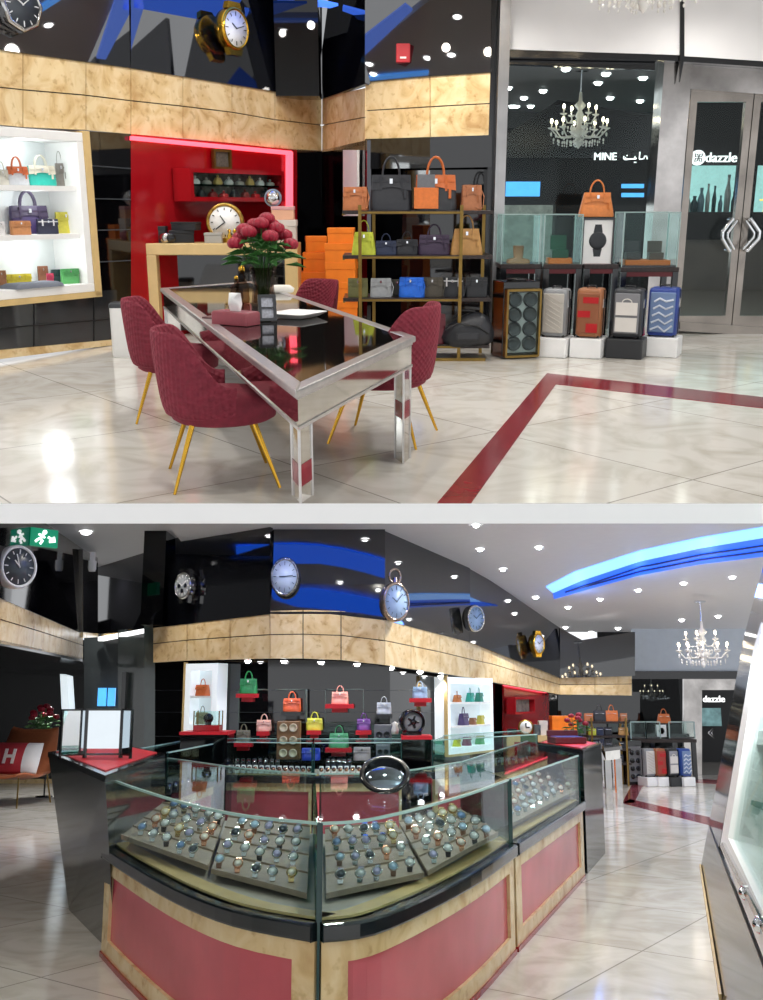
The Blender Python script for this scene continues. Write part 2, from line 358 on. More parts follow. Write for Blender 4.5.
def suitcase(P, w, h, d, rz, body, front, label, deco):
    t = thing('suitcase', label, 'suitcase', P, rz, 'cabin suitcases on low plinths'); bm_ = paint(body, .35)
    b = MB(); rs = [rring(w*q, d*q, z, .2) for q, z in ((.9, .03*h), (1, .07*h), (1, .5*h), (1, .92*h), (.92, .97*h), (.8, .985*h))]; b.loft(rs); b.build('shell', bm_, t)
    r = MB()
    for k in range(5):
        x = -w*.4 + w*.2*k; r.box(x-.006, x+.006, -d/2-.008, -d/2+.01, h*.12, h*.88)
    r.build('ribs', bm_, t)
    f = MB(); f.box(-w*.42, w*.42, -d/2-.016, -d/2+.004, h*.1, h*.9); f.build('front_panel', paint(front, .4), t, bevel=.01)
    k = MB()
    if deco == 'hatch':
        for i in range(7): k.cbox((0, 0, 0), (w*.7, .006, .012), Matrix.Translation((0, -d/2-.02, h*(.2+.1*i))) @ Matrix.Rotation(.5, 4, 'Y'))
    elif deco == 'stripe':
        k.box(-w*.05, w*.4, -d/2-.022, -d/2-.012, h*.12, h*.3); k.box(-w*.4, w*.1, -d/2-.022, -d/2-.012, h*.42, h*.55); k.box(-w*.2, w*.4, -d/2-.022, -d/2-.012, h*.7, h*.82)
    elif deco == 'bag':
        k.box(-w*.36, w*.36, -d/2-.028, -d/2-.014, h*.14, h*.42); k.box(-w*.36, w*.36, -d/2-.028, -d/2-.014, h*.47, h*.72); k.tube(arc(0, h*.72, w*.16, h*.07, 0, PI, 8, -d/2-.02), .006, 5)
    else:
        for i in range(5): k.tube([(-w*.36+w*.02*i, -d/2-.018, h*(.15+.14*i)), (-w*.1, -d/2-.018, h*(.22+.14*i)), (w*.12, -d/2-.018, h*(.12+.15*i)), (w*.36, -d/2-.018, h*(.24+.13*i))], .011, 5)
    k.build('printed_motif', paint({'hatch': '#b9b2a8', 'stripe': '#b3121a', 'bag': '#d8d4ce', 'wave': '#cfd6e2'}[deco], .4), t)
    for x in (-w*.5-.003, w*.5-.006): c = MB(); c.box(x, x+.012, -.012, .012, .05*h, .95*h); c.build('zip_band', blacklac, t)
    g = MB(); g.tube([(-w*.18, 0, h*.97), (-w*.16, 0, h*1.03), (w*.16, 0, h*1.03), (w*.18, 0, h*.97)], .011, 6); g.build('top_handle', blacklac, t)
    l = MB(); l.box(w*.5-.004, w*.5+.008, -.04, .04, h*.6, h*.78); l.build('lock', chrome, t)
    for sx in (-1, 1):
        for sy in (-1, 1):
            q = MB(); q.cyl((sx*w*.4-.012, sy*d*.34, .022), (sx*w*.4+.012, sy*d*.34, .022), .022, n=12); q.build('wheel', blacklac, t)
    return t

def plinth(P, w, d, h, rz, m, label):
    t = MB(Matrix.Translation(P) @ Matrix.Rotation(rz, 4, 'Z')); t.box(-w/2, w/2, -d/2, d/2, 0, h); return single(t, 'plinth', m, label, 'plinth', 'low plinths under the suitcases', bevel=.012)

def bouquet(P, h, r, label, n=12, vase='#4a3c38'):
    t = thing('flower_vase', label, 'flowers', P); hv = h*.42
    b = MB(); b.lathe([(1e-5, 0), (r*.34, 0), (r*.36, .01), (r*.3, hv*.5), (r*.4, hv), (r*.36, hv), (r*.26, hv*.5), (r*.3, .03), (1e-5, .03)], 20); b.build('vase', glassmat('smoked_vase_glass', '#d2c8c2') if 'smoked_vase_glass' not in MATS else MATS['smoked_vase_glass'], t)
    s = MB(); L = MB(); heads = []
    for k in range(n):
        a = k*2.4; q = math.sqrt((k+.5)/n); x = r*.85*q*math.cos(a); y = r*.85*q*math.sin(a); z = h*(.92-.25*q*q) + random.uniform(-.03, .03)*h; heads.append((x, y, z))
        s.tube([(x*.15, y*.15, .04), (x*.3, y*.3, hv), (x*.9, y*.9, z-.02)], .005, 5)
        for j in range(5):
            aa = a + j*2.1; zz = hv + (z-hv)*random.uniform(.1, .75); cx, cy = x*.8, y*.8; l = r*.62
            dx, dy = math.cos(aa), math.sin(aa); L.add([(cx, cy, zz), (cx+dx*l*.5-dy*l*.2, cy+dy*l*.5+dx*l*.2, zz+l*.12), (cx+dx*l, cy+dy*l, zz-l*.1), (cx+dx*l*.5+dy*l*.2, cy+dy*l*.5-dx*l*.2, zz+l*.08)], [(0, 1, 2), (0, 2, 3)])
    s.build('stems', leaf, t); lo = L.build('leaves', leaf, t); so = lo.modifiers.new('thick', 'SOLIDIFY'); so.thickness = .002
    rm = mat('crimson_petals', '#a51230', .5, var=.15, scale=40)
    for (x, y, z) in heads:
        f = MB(); R0 = r*.26
        for ring_, cnt, up in ((1, 6, 0), (.72, 5, .25), (.4, 4, .45)):
            for j in range(cnt):
                a = j*2*PI/cnt + ring_*3; c = (x+R0*.45*ring_*math.cos(a), y+R0*.45*ring_*math.sin(a), z+R0*up*.5)
                f.ball(c, R0*(.34+.12*ring_), 1.15, 6)
        f.build('rose', rm, t)
    return t

def chandelier(P, s, label, arms=8, chain=.5):
    t = thing('chandelier', label, 'chandelier', P)     # origin at the bottom drop
    b = MB(); b.lathe([(1e-5, 0), (.03*s, .03*s), (.05*s, .09*s), (.02*s, .14*s), (.1*s, .2*s), (.16*s, .25*s), (.05*s, .28*s), (.03*s, .4*s), (.07*s, .47*s), (.03*s, .55*s), (.09*s, .62*s), (.03*s, .68*s), (.02*s, .8*s), (1e-5, .82*s)], 16); b.build('stem', crystal, t)
    c = MB(); c.cyl((0, 0, .8*s), (0, 0, (.8+chain)*s), .012*s, n=6); c.lathe([(.1*s, (.8+chain)*s-.02), (.1*s, (.8+chain)*s), (.02*s, (.78+chain)*s)][::-1], 16); c.build('chain', chrome, t)
    for k in range(arms):
        for tier in ((0, 1) if k % 2 == 0 else (0,)):
            a = k*2*PI/arms + tier*.3; rr = (.42 if tier == 0 else .27)*s; z0 = (.25 if tier == 0 else .45)*s
            ca, sa = math.cos(a), math.sin(a); pt = lambda r_, z_: (r_*ca, r_*sa, z_)
            A = MB(); A.tube([pt(.03*s, z0), pt(rr*.35, z0-.08*s), pt(rr*.75, z0-.08*s), pt(rr, z0+.03*s)], .012*s, 6)
            A.lathe([(1e-5, z0+.02*s), (.05*s, z0+.04*s), (.055*s, z0+.055*s), (.012*s, z0+.05*s), (.012*s, z0+.12*s), (1e-5, z0+.12*s)], 10, Matrix.Translation((rr*ca, rr*sa, 0)))
            ao = A.build('arm', crystal, t)
            B = MB(); B.ball((rr*ca, rr*sa, z0+.15*s), .02*s, 1.8, 6); B.build('bulb', bulb, ao)
            D = MB()
            for j in range(5):
                q = (j+.5)/5; x, y, z = rr*q*ca, rr*q*sa, z0-.1*s-.06*s*math.sin(q*PI)
                D.ball((x, y, z), .016*s, 1.6, 4); D.ball((x, y, z-.045*s), .01*s, 1.5, 4)
            D.ball((rr*ca, rr*sa, z0-.04*s), .018*s, 1.8, 4)
            D.build('crystal_drops', crystal, ao)
    return t

# =================================================================== helpers for the two rooms
def plan(u, y):
    p = R.y(u, (205 if R is UP else 695), y); return (p.x, p.y)
def band(walls, name, rows=2, m=None, gap=.012, th=.05):
    """veneer panels: walls = [(Wall, [(u, vtop, vbot), ...])]; each cell between two entries is cut in rows"""
    b = MB(); k = MB()
    for W, cells in walls:
        for (u0, t0, b0), (u1, t1, b1) in zip(cells, cells[1:]):
            A, B, C, D = W.pt(u0, t0), W.pt(u1, t1), W.pt(u1, b1), W.pt(u0, b0)
            k.slab([A + W.n*.03, B + W.n*.03, C + W.n*.03, D + W.n*.03], W.n * .05)
            h = gap/2
            for r in range(rows):
                q0, q1 = r/rows, (r+1)/rows
                P = [A.lerp(D, q0), B.lerp(C, q0), B.lerp(C, q1), A.lerp(D, q1)]
                e = W.d * h; zz = Vector((0, 0, h))
                P = [P[0]+e-zz*(r > 0), P[1]-e-zz*(r > 0), P[2]-e+zz*(r < rows-1), P[3]+e+zz*(r < rows-1)]
                b.slab(P, W.n * th)
    struct(b, name, m or gold); struct(k, name, wood)
def wallpoly(W, pts, m, name, th=.06, off=0.0):
    b = MB(); b.slab([W.pt(u, v, off) for u, v in pts], W.n * th); return struct(b, name, m)
def poly_z(pts, z, m, name, th=-.05, st=True):
    b = MB(); b.slab([R.z(u, v, z) for u, v in pts], (0, 0, th)); return struct(b, name, m)
def downlight(P, label, r=.055, cat='ceiling light'):
    t = thing('downlight', label, cat, P, 0, 'downlights of the lower room' if R is LO else 'downlights of the upper room')
    a = MB(); a.lathe([(r, -.012), (r*1.35, -.012), (r*1.35, .0), (r, .0)], 20); a.build('trim_ring', white, t)
    a = MB(); a.lathe([(1e-5, -r*.55), (r*.5, -r*.48), (r*.85, -r*.25), (r, 0), (r, .01), (1e-5, .01)], 16); a.build('lens', lamp, t)
    return t
def spot(P, e, size=150, rad=.08, col=(1, .93, .84), to=None, blend=.8):
    l = bpy.data.lights.new('spot_lamp', 'SPOT'); l.energy = e; l.spot_size = math.radians(size); l.spot_blend = blend; l.shadow_soft_size = rad; l.color = col
    o = bpy.data.objects.new('spot_lamp', l); COL.objects.link(o); M = R.M @ Matrix.Translation(P)
    if to is not None:
        d = Vector(to) - Vector(P); M = M @ d.to_track_quat('-Z', 'Y').to_matrix().to_4x4()
    o.matrix_world = M
def point(P, e, rad=.1, col=(1, .95, .9)):
    l = bpy.data.lights.new('shelf_cove_lamp', 'POINT'); l.energy = e; l.shadow_soft_size = rad; l.color = col
    o = bpy.data.objects.new('shelf_cove_lamp', l); COL.objects.link(o); o.matrix_world = R.M @ Matrix.Translation(P)
def put(u, v, y, z=None):
    P = R.y(u, v, y)
    if z is not None: P.z = z
    return P

# =================================================================== UPPER ROOM
R = UP
W1 = Wall(plan(-40, 9.7), plan(131, 11.6)); W1b = Wall(plan(131, 11.6), plan(322, 14.5)); W2 = Wall(plan(322, 14.5), plan(365, 12.6)); W3 = Wall(plan(365, 12.6), plan(430, 12.1)); W4 = Wall(plan(430, 12.1), plan(492, 11.9))
S1, S1b, S2, S3, S4 = [Lean(w_, 2.9, math.radians(9)) for w_ in (W1, W1b, W2, W3, W4)]
for s_, w_ in ((W1, S1), (W1b, S1b), (W2, S2), (W3, S3), (W4, S4)): s_.S = w_
# floor, cut where the storey ends
b = MB(); f0 = R.z(-80, 503); f1 = R.z(850, 503); y0 = f0.y
b.box(-9, 9, y0, 12.7, -.08, 0); struct(b, 'floor', floorU)
b = MB(); b.box(-9, 9, 12.7, 24, -.12, 0); struct(b, 'floor', mat('mall_floor_stone', '#8f8a84', .2, scale=2))
# maroon inlay
b = MB()
for q in ([(437, 503), (471, 503), (556, 384), (547, 373)], [(547, 373), (556, 384), (763, 408), (850, 420), (850, 408), (763, 397)]):
    b.slab([R.z(u, v, .004) for u, v in q], (0, 0, -.01))
struct(b, 'trim_1', stripe_m)
# white edge beam of the storey between the two floors, with its sloping top
ya = 3.8; P = [R.y(-60, 503.5, ya), R.y(-60, 523.5, ya)]; xs = 3.5
b = MB(); zt, zb = P[0].z, P[1].z
b.slab([Vector((-xs, ya, zt)), Vector((-xs, ya, zb)), Vector((-xs, y0, -.07)), Vector((-xs, y0, -.03)), Vector((-xs, y0, -.01))], (2*xs, 0, 0)); struct(b, 'trim_2', mat('white_painted_edge', '#ffffff', .5, var=0, emit=0))
# walls
wallpoly(S1, [(-40, -60), (131, -60), (131, 68), (-40, 44)], soffit_m, 'wall_left', .06, -.02)
wallpoly(S1b, [(131, -60), (322, -60), (322, 99), (131, 68)], soffit_m, 'wall_left', .06, -.02)
wallpoly(S2, [(322, -60), (365, -60), (365, 84), (322, 99)], soffit_m, 'wall_back', .06, -.02)
wallpoly(S3, [(365, -60), (430, -60), (430, 76), (365, 82)], soffit_m, 'wall_back', .06, -.02)
wallpoly(S4, [(430, -60), (492, -60), (492, 72), (430, 76)], soffit_m, 'wall_back', .06, -.02)
band([(W1, [(-40, 44, 121), (23, 52, 127), (86, 60, 130), (131, 67, 134)]), (W1b, [(131, 67, 134), (183, 74, 138), (232, 81, 143), (275, 91, 148), (322, 98, 152)]),
      (W2, [(322, 98, 152), (365, 88, 146)])], 'trim_3')
band([(W3, [(365, 81, 140), (430, 75, 138)]), (W4, [(430, 75, 138), (492, 70, 136)])], 'trim_3', 2)
# dark column block in the niche corner
b = MB(); pc = W1b.pt(276, 96, -.05); b.box(pc.x, pc.x+.55, pc.y-.0, pc.y+.5, pc.z, 4.4); struct(b, 'wall_left', mat('black_gloss_column', '#020203', .03, ior=1.5))
# lower walls
wallpoly(W1, [(-40, 121), (88, 131), (95, 300), (-40, 300)], white, 'wall_left', .05, .5)
wallpoly(W1, [(-40, 298), (117, 290), (117, 345), (-40, 362)], greypan, 'wall_left', .06, -.02)
b = MB()
for v0, v1 in ((327, 322), ):
    b.slab([W1.pt(-40, 331, -.028), W1.pt(117, 318, -.028), W1.pt(117, 319.3, -.028), W1.pt(-40, 332.5, -.028)], W1.n*.02)
for u in (34, 94): b.slab([W1.pt(u, 296, -.027), W1.pt(u+.7, 296, -.027), W1.pt(u+.7, 348, -.027), W1.pt(u, 348, -.027)], W1.n*.02)
struct(b, 'trim_4', paint('#0b0b0c'))
wallpoly(W1, [(88, 131), (131, 134), (131, 345), (94, 300)], black, 'wall_left', .06, .0)
wallpoly(W1, [(-40, 354), (131, 338), (131, 343), (-40, 364)], gold, 'baseboard_left', .06, -.05)
b = MB()
for v0, v1 in ((165, 168), (198, 199), (230, 229), (262, 260)):
    b.slab([W1.pt(90, v0, -.02), W1.pt(131, v1, -.02), W1.pt(131, v1+1, -.02), W1.pt(90, v0+1, -.02)], W1.n*.02)
struct(b, 'trim_5', paint('#3b4045'))
wallpoly(W1b, [(131, 134), (297, 149), (297, 345), (131, 345)], red, 'wall_left', .05, .0)
wallpoly(W1b, [(297, 149), (324, 151), (324, 345), (297, 345)], black, 'wall_left', .05, .0)
for q, e in (([(133, 136), (292, 151), (292, 155), (133, 140)], 0), ([(288.5, 152), (293, 152), (293, 240), (288.5, 240)], 0)):
    b = MB(); b.slab([W1b.pt(u, v, -.06) for u, v in q], W1b.n*.05)
    single(b, 'light_strip', pinkneon, 'glowing pink strip light ' + ('along the top of the red niche' if q[0][0] == 133 else 'upright at the right end of the red niche'), 'light strip')
wallpoly(W2, [(322, 150), (367, 140), (367, 360), (322, 345)], mat('smoked_mirror', '#59595c', .04, 1, var=.02), 'wall_back', .05)
b = MB(); b.slab([W2.pt(343, 150, -.05), W2.pt(357, 150, -.05), W2.pt(357, 216, -.05), W2.pt(343, 216, -.05)], W2.n*.03)
struct(b, 'trim_7', whitewall)  # pale slab painted in for a white column's reflection in the mirror
# recess behind the bag rack
wallpoly(W3, [(365, 139), (430, 137), (430, 345), (365, 345)], black, 'wall_back', .05, .35)
wallpoly(W4, [(430, 137), (492, 135), (492, 345), (430, 345)], black, 'wall_back', .05, .35)
wallpoly(W3, [(365, 139), (430, 137), (430, 168), (365, 169)], black, 'wall_back', .05, -.02)
wallpoly(W4, [(430, 137), (492, 135), (492, 167), (430, 168)], black, 'wall_back', .05, -.02)
b = MB(); b.box(1.2, 1.35, 11.9, 12.6, 0, 4.3); struct(b, 'wall_back', blacklac)
# steel mullion beside the rack
b = MB(); p = R.y(493, 205, 11.85); q = R.y(503, 205, 11.85); b.box(p.x, q.x, 11.7, 11.95, 0, 4.3); struct(b, 'trim_8', brushed)
# ---- storefront
def quad_y(pts, y, th, m, name):
    b = MB(); b.slab([R.y(u, v, y) for u, v in pts], (0, th, 0)); return struct(b, name, m)
quad_y([(500, -60), (681, -60), (681, 55), (590, 52), (500, 49)], 12.0, .1, whitewall, 'wall_back')
quad_y([(684, -60), (860, -60), (860, 70), (763, 61), (684, 56)], 12.0, .1, whitewall, 'wall_back')
quad_y([(500, 49), (590, 52), (681, 55), (860, 68), (860, 76), (763, 67), (660, 60), (500, 57)], 12.02, .12, blacklac, 'trim_9')
quad_y([(680.6, -60), (684.5, -60), (684.5, 58), (680, 82)], 11.98, .05, blacklac, 'trim_9')
quad_y([(504, 56), (655, 59), (655, 70), (504, 64)], 12.2, .1, blacklac, 'trim_9')
colm = mat('polished_rippled_steel', '#c6c1bd', .1, .95, var=.18, scale=2.2, bump=.25, bscale=1.6)
b = MB(); p = R.y(654, 205, 12.1); q = R.y(681, 205, 12.1); zt = R.y(660, 58, 12.1).z; b.box(p.x, q.x, 12.1, 12.45, 0, zt); struct(b, 'wall_back', colm)
quad_y([(680, 60), (860, 76), (860, 104), (763, 94), (680, 88)], 12.15, .15, colm, 'wall_back')
# door frames
def frame_y(u0, u1, v0, v1, y, th, m, name, fu=7, ft=7, fb=12):
    b = MB(); a = R.y(u0, v0, y); c = R.y(u1, v1, y); k = R.mpp(a); x0, x1 = R.y(u0, 205, y).x, R.y(u1, 205, y).x
    z1, z0 = a.z, c.z
    b.box(x0, x0+fu*k, y, y+th, z0, z1); b.box(x1-fu*k, x1, y, y+th, z0, z1); b.box(x0+fu*k, x1-fu*k, y, y+th, z1-ft*k, z1); b.box(x0+fu*k, x1-fu*k, y, y+th, z0, z0+fb*k)
    return struct(b, name, m), (x0+fu*k, x1-fu*k, z0+fb*k, z1-ft*k)
steeld = mat('warm_steel', '#a09890', .22, .9, var=.12, scale=3)
for n_, (u0, u1) in enumerate(((682, 743), (744, 812))):
    o, (x0, x1, z0, z1) = frame_y(u0, u1, 90, 329, 12.25, .09, steeld, 'door_%d' % (n_+1), 7, 11, 14)
    g = MB(); g.box(x0, x1, 12.28, 12.3, z0, z1); go = g.build('glass_pane', glass, o); go.matrix_parent_inverse = Matrix.Identity(4); go.matrix_basis = Matrix.Identity(4)
quad_y([(680, 322), (860, 334), (860, 342), (680, 331)], 12.2, .3, steeld, 'trim_9')
# diamond door pulls
for s_, uu in ((-1, 731), (1, 749)):
    P = R.y(uu - 3*s_*-1, 235, 12.1); k = .0125; t = thing('door_pull', 'angular chrome door pull, the %s half of the diamond' % ('left' if s_ < 0 else 'right'), 'door handle', P)
    a = MB(); c = -s_; a.tube([(c*3*k, 0, 15*k), (-c*6*k, -.03, 3*k), (-c*6*k, -.03, -3*k), (c*3*k, 0, -15*k)], .022, 8); a.tube([(c*7*k, 0, 13*k), (-c*1*k, -.03, 2*k), (-c*1*k, -.03, -2*k), (c*7*k, 0, -13*k)], .015, 8); a.build('pull_bar', chrome, t)
    
    for zz in (14, -14): a = MB(); a.cyl((c*3*k, 0, zz*k), (c*3*k, .15, zz*k), .02, n=8); a.build('mount', chrome, t)
# window pane
pa, pb = R.y(503, 63, 12.3), R.y(655, 345, 12.3)
b = MB(); b.box(pa.x, pb.x, 12.3, 12.32, 0, pa.z); struct(b, 'window_1', glass)
# ---- the mall beyond: ceiling, shopfronts
b = MB(); b.box(1.3, 9, 12.7, 24, 3.5, 3.6); struct(b, 'ceiling', mat('mall_ceiling_grey', '#7d7b7d', .6))
b = MB(); b.box(1.3, 9, 24, 24.1, 0, 3.6); b.box(9, 9.1, 12.6, 24.1, 0, 3.6); struct(b, 'wall_back', mat('dim_grey_mall_wall', '#4d4c4e', .6))
mf = mat('dark_shopfront', '#141417', .5, var=.03)
b = MB(); p = R.y(440, 205, 18); q = R.y(672, 205, 18); b.box(p.x, q.x, 18, 18.3, R.y(500, 205, 18).z, R.y(500, 128, 18).z); b.box(p.x, q.x, 18.0, 18.3, 0, .5)
p2 = R.y(556, 205, 18); b.box(p2.x, q.x, 18, 18.3, .3, 2.6); struct(b, 'wall_back', mf)
b = MB(); b.slab([R.y(558, 100, 17.6), R.y(672, 118, 17.6), R.y(672, 158, 17.6), R.y(505, 158, 17.6), R.y(505, 135, 17.6)], (0, .2, 0)); struct(b, 'wall_back', mat('black_fascia', '#0e0f14', .2))
t = thing('shop_sign', 'lit white MINE sign with Arabic lettering beyond the window', 'sign', R.y(592, 160, 17.5)); k = R.mpp(R.y(594, 159, 17.5))
textmesh('MINE', 10*k, .02, 'latin_lettering', sign, t, Matrix.Translation((13*k, 0, 0)), bold=.0)
a = MB()     # arabic word drawn as strokes, right to left
st = [[(50, 0), (49, 3), (47, 3), (46.5, .6), (44, .2), (42, .2)], [(42, .2), (42, 7)], [(39, .4), (37.5, 2.5), (36.5, .3)], [(38.5, .3), (34, .3), (28, .6), (28, 2)], [(34, 0.3), (30, -.2), (27.5, -.3), (26.2, .8), (26.4, 3)]]
for s_ in st: a.tube([(x*k+5*k, -.02, z*k+.01) for x, z in s_], .55*k, 6)
for x, z in ((37.2, -2.2), (38.8, -2.2), (29.5, 4.2)): a.ball((x*k+5*k, -.02, z*k), .6*k, 1, 5)
a.build('arabic_lettering', sign, t)
# dazzle front
b = MB(); p = R.y(672, 205, 19); q = R.y(860, 205, 19); b.box(p.x, q.x, 19, 19.3, R.y(700, 165, 19).z, 4.6); b.box(p.x, R.y(684, 205, 19).x, 18.9, 19.3, 0, 4); b.box(R.y(738, 205, 19).x, R.y(752, 205, 19).x, 18.9, 19.3, 0, 4); b.box(p.x, q.x, 18.6, 19.3, .9, R.y(700, 212, 19).z); struct(b, 'wall_back', mf)
b = MB(); b.box(p.x, q.x, 18.7, 19.3, 0, .9); struct(b, 'wall_back', mat('brown_grey_stone_front', '#7d746b', .4, var=.1, scale=2))
b = MB(); b.box(p.x, q.x, 19.9, 20, .5, 3); struct(b, 'wall_back', mat('glowing_showcase_back', '#a8d8d4', .5, emit=.9, var=.3, scale=6))
t = thing('shop_sign', 'lit white dazzle sign with round knot emblem, seen through the glass door', 'sign', R.y(709, 162, 18.9)); k = R.mpp(R.y(709, 160, 18.9))
textmesh('dazzle', 13*k, .02, 'lettering', sign, t, Matrix.Translation((12*k, 0, 0)), bold=.0)
a = MB(); a.lathe([(7.2*k, 0), (7.2*k, .05), (1e-5, .05), (1e-5, 0)][::-1], 28, Matrix.Translation((-12*k, 0, 4*k)) @ XY2XZ); a.build('emblem_disc', sign, t)
a = MB()
for j in range(4):
    M = Matrix.Translation((-12*k, -.07, 4*k)) @ Matrix.Rotation(PI/4+j*PI/2, 4, 'Y'); a.tube([M @ Vector((0, 0, .6*k)), M @ Vector((1.5*k, 0, 3*k)), M @ Vector((0, 0, 5.2*k)), M @ Vector((-1.5*k, 0, 3*k))], .8*k, 5, closed=True)
a.build('emblem_knot', blacklac, t)
t = thing('shop_sign', 'warm yellow capital letter of a sign cut by the right edge', 'sign', R.y(764, 212, 18.5)); textmesh('T', .32, .02, 'lettering', mat('warm_lit_letter', '#e8c25a', .4, emit=1.5, var=0), t)
for j in range(8):
    P = R.y(687+j*6.5, 212, 19.4); w_ = random.uniform(.08, .18); a = MB(Matrix.Translation(P)); h_ = random.uniform(.25, .75)
    a.lathe([(1e-5, 0), (w_*.45, 0), (w_*.5, h_*.5), (w_*.2, h_*.8), (w_*.25, h_), (1e-5, h_)], 10)
    single(a, 'showcase_vase', [paint('#dfe8e6'), paint('#4b6a72'), paint('#8fb6c4')][j % 3], 'small vessel in the lit showcase under the dazzle sign', 'ornament', 'vessels in the lit showcase across the mall')
for (u, v, w_, h_, l) in ((523, 189, 34, 14, 'wide lit blue screen low in the window, left'), (633, 186, 22, 4, 'narrow lit blue screen in the window, upper right'), (633, 195, 22, 4, 'narrow lit blue screen in the window, lower right')):
    P = R.y(u, v, 17.3); k = R.mpp(P); a = MB(Matrix.Translation(P)); a.box(-w_/2*k, w_/2*k, 0, .05, -h_/2*k, h_/2*k); single(a, 'screen', screenb, l, 'screen')
b = MB(); p = R.y(505, 205, 19); q = R.y(560, 160, 19); b.box(p.x, q.x, 19, 19.1, .3, q.z); struct(b, 'wall_back', mat('lit_far_showcase', '#b5bdb4', .5, emit=.3, var=.35, scale=4))
for j, (u, v) in enumerate(((566, 69), (606, 74), (643, 78), (508, 88), (543, 91), (524, 98), (512, 110), (610, 98), (598, 83), (640, 101), (530, 128), (515, 140))):
    P = W_ = R.ray(u, v); tt = (3.49 - R.H) / W_.z; P = Vector((0, 0, R.H)) + W_*tt
    if P.y > 23: P = R.y(u, v, 22.5); P.z = 3.49
    downlight(P, 'small round downlight in the mall ceiling beyond the window', .07)
# ---- ceiling of the room with coves and lights; the black soffit mirrors them
ZC = 3.98
b = MB(); b.box(-9, 9, -3, 12.0, ZC, ZC+.1); struct(b, 'ceiling', mat('white_ceiling', '#c9c8c8', .7, var=.01))
def cove(W, pts, m, label):
    P = [W.S.mirror(u, v, ZC-.01) for u, v in pts]; b = MB(); b.slab(P, (0, 0, -.03)); return single(b, 'cove_light', m, label, 'cove light')
cove(W1, [(94, 57), (103, 58), (129, 7), (129, -4), (113, -4)], mat('periwinkle_cove_light', '#5d7fe0', .4, emit=2.2, var=0), 'blue light cove mirrored as a slanting streak in the black soffit, left')
cove(W1b, [(131, -4), (240, -4), (224, 23), (131, 6)], mat('deep_blue_cove_light', '#3a66d8', .4, emit=2.4, var=0), 'long blue light cove mirrored in the black soffit behind the gold wristwatch clock')
cove(W1b, [(242, 8), (262, 12), (275, 25), (262, 30), (244, 24)], MATS['deep_blue_cove_light'], 'short blue light cove mirrored in the soffit right of the gold clock')
cove(W3, [(368, 80), (430, 74), (430, 71), (368, 76)], bluesoft, 'thin blue light cove mirrored just above the gold panels')
for j, (W, u, v) in enumerate(((W1, 46, 25), (W1b, 144, 32), (W1b, 131, 53), (W1b, 213, 66), (W1b, 268, 2), (W1b, 268, 63), (W1b, 225, 77), (W2, 331, 60), (W3, 361+6, 14), (W3, 402, 15), (W4, 458, 17), (W4, 452, 55), (W3, 371, 64), (W3, 375, 74), (W3, 365.5, 43))):
    P = W.S.mirror(u, v, ZC-.002)
    if abs(P.x) < 9 and -3 < P.y < 12: downlight(P, 'round ceiling downlight of the upper room, mirrored in the black soffit', .06)
for x in (-3.2, -1, 1.2, 3.4):
    for y in (5.2, 8.2, 10.9): spot((x, y, ZC-.1), 105, 150, .08, (1, .97, .93))
for u in (20, 60, 105, 160, 210, 255, 300):
    W = W1 if u < 131 else W1b; p = W.pt(u, 100, -1.0); p.z = ZC-.15; q = W.pt(u, 112); spot(p, 34, 70, .05, (1, .95, .87), q)
for u in (385, 430, 470):
    p = W3.pt(u, 100, -1.3); p.z = ZC-.15; spot(p, 45, 70, .05, (1, .92, .8), W3.pt(u, 150))
for x in (2.2, 4.0): spot((x, 10.6, ZC-.15), 8, 90, .05, (1, .96, .92), (x, 12.1, 3.4))
for x in (2.5, 5): spot((x, 16, 3.3), 45, 160)
for x in (2.2, 4.2): spot((x, 15.5, .5), 50, 120, .05, (1, 1, 1), (x, 16, 3.4))  # unseen up-spots, added to brighten the mall ceiling

# ---- clocks on the soffit
P = S1.pt(19, 5, -.12); clock(P, .245, 'octagonal steel watch-shaped wall clock cut by the top left corner', '#3a4048', steel, W1.rz, 'octagon', '#dfe3e8')
P = S1b.pt(233, 29, -.2); clock(P, .235, 'gold wristwatch-shaped wall clock with white dial on the upper black soffit', '#eceff3', brass, W1b.rz, 'watch', '#333333', None, 1.0, 10.1, 12)
t = thing('fire_alarm', 'small red fire alarm box high on the black soffit above the rack', 'fire alarm', S3.pt(403, 54, -.02))
a = MB(); a.cbox((0, -.04, 0), (.16, .1, .2)); a.build('housing', paint('#c02a35'), t, bevel=.012); a = MB(); a.cbox((0, -.095, -.05), (.07, .01, .02)); a.build('test_switch', white, t)

# ---- left white display cabinet
s0, zt = W1.hit(-30, 124); s1, _ = W1.hit(78, 130); zb = W1.hit(40, 296)[1]; zt = W1.hit(40, 130)[1]
cab = bpy.data.objects.new('display_cabinet', None); COL.objects.link(cab); cab.matrix_world = R.M @ W1.M @ Matrix.Translation((s0, 0, zb)); cab['label'] = 'white lit display cabinet with bag shelves set in the wall left of the black panel'; cab['category'] = 'display cabinet'
wd = s1-s0; ht = zt-zb
a = MB(); a.box(0, wd, -.06, .45, 0, .09); a.box(0, wd, -.06, .45, ht-.09, ht); a.box(wd-.09, wd, -.06, .45, .09, ht-.09); a.box(-.05, 0, -.06, .45, 0, ht); a.build('frame', white, cab, bevel=.006)
a = MB(); a.box(0, wd, .42, .45, .09, ht-.09); a.build('back_panel', paint('#e9eeee'), cab)
shz = []
for v in (188, 236):
    z_ = W1.hit(60, v)[1] - zb; shz.append(z_+zb+.02); a = MB(); a.box(0, wd-.09, .0, .42, z_-.03, z_+.02); a.build('shelf', white, cab)
a = MB(); a.box(wd, wd+.09, -.07, .2, -.05, ht+.02); a.box(0, wd+.09, -.07, .1, -.06, 0); a.build('gold_surround', gold_edge, cab)
shz.append(zb + .09)
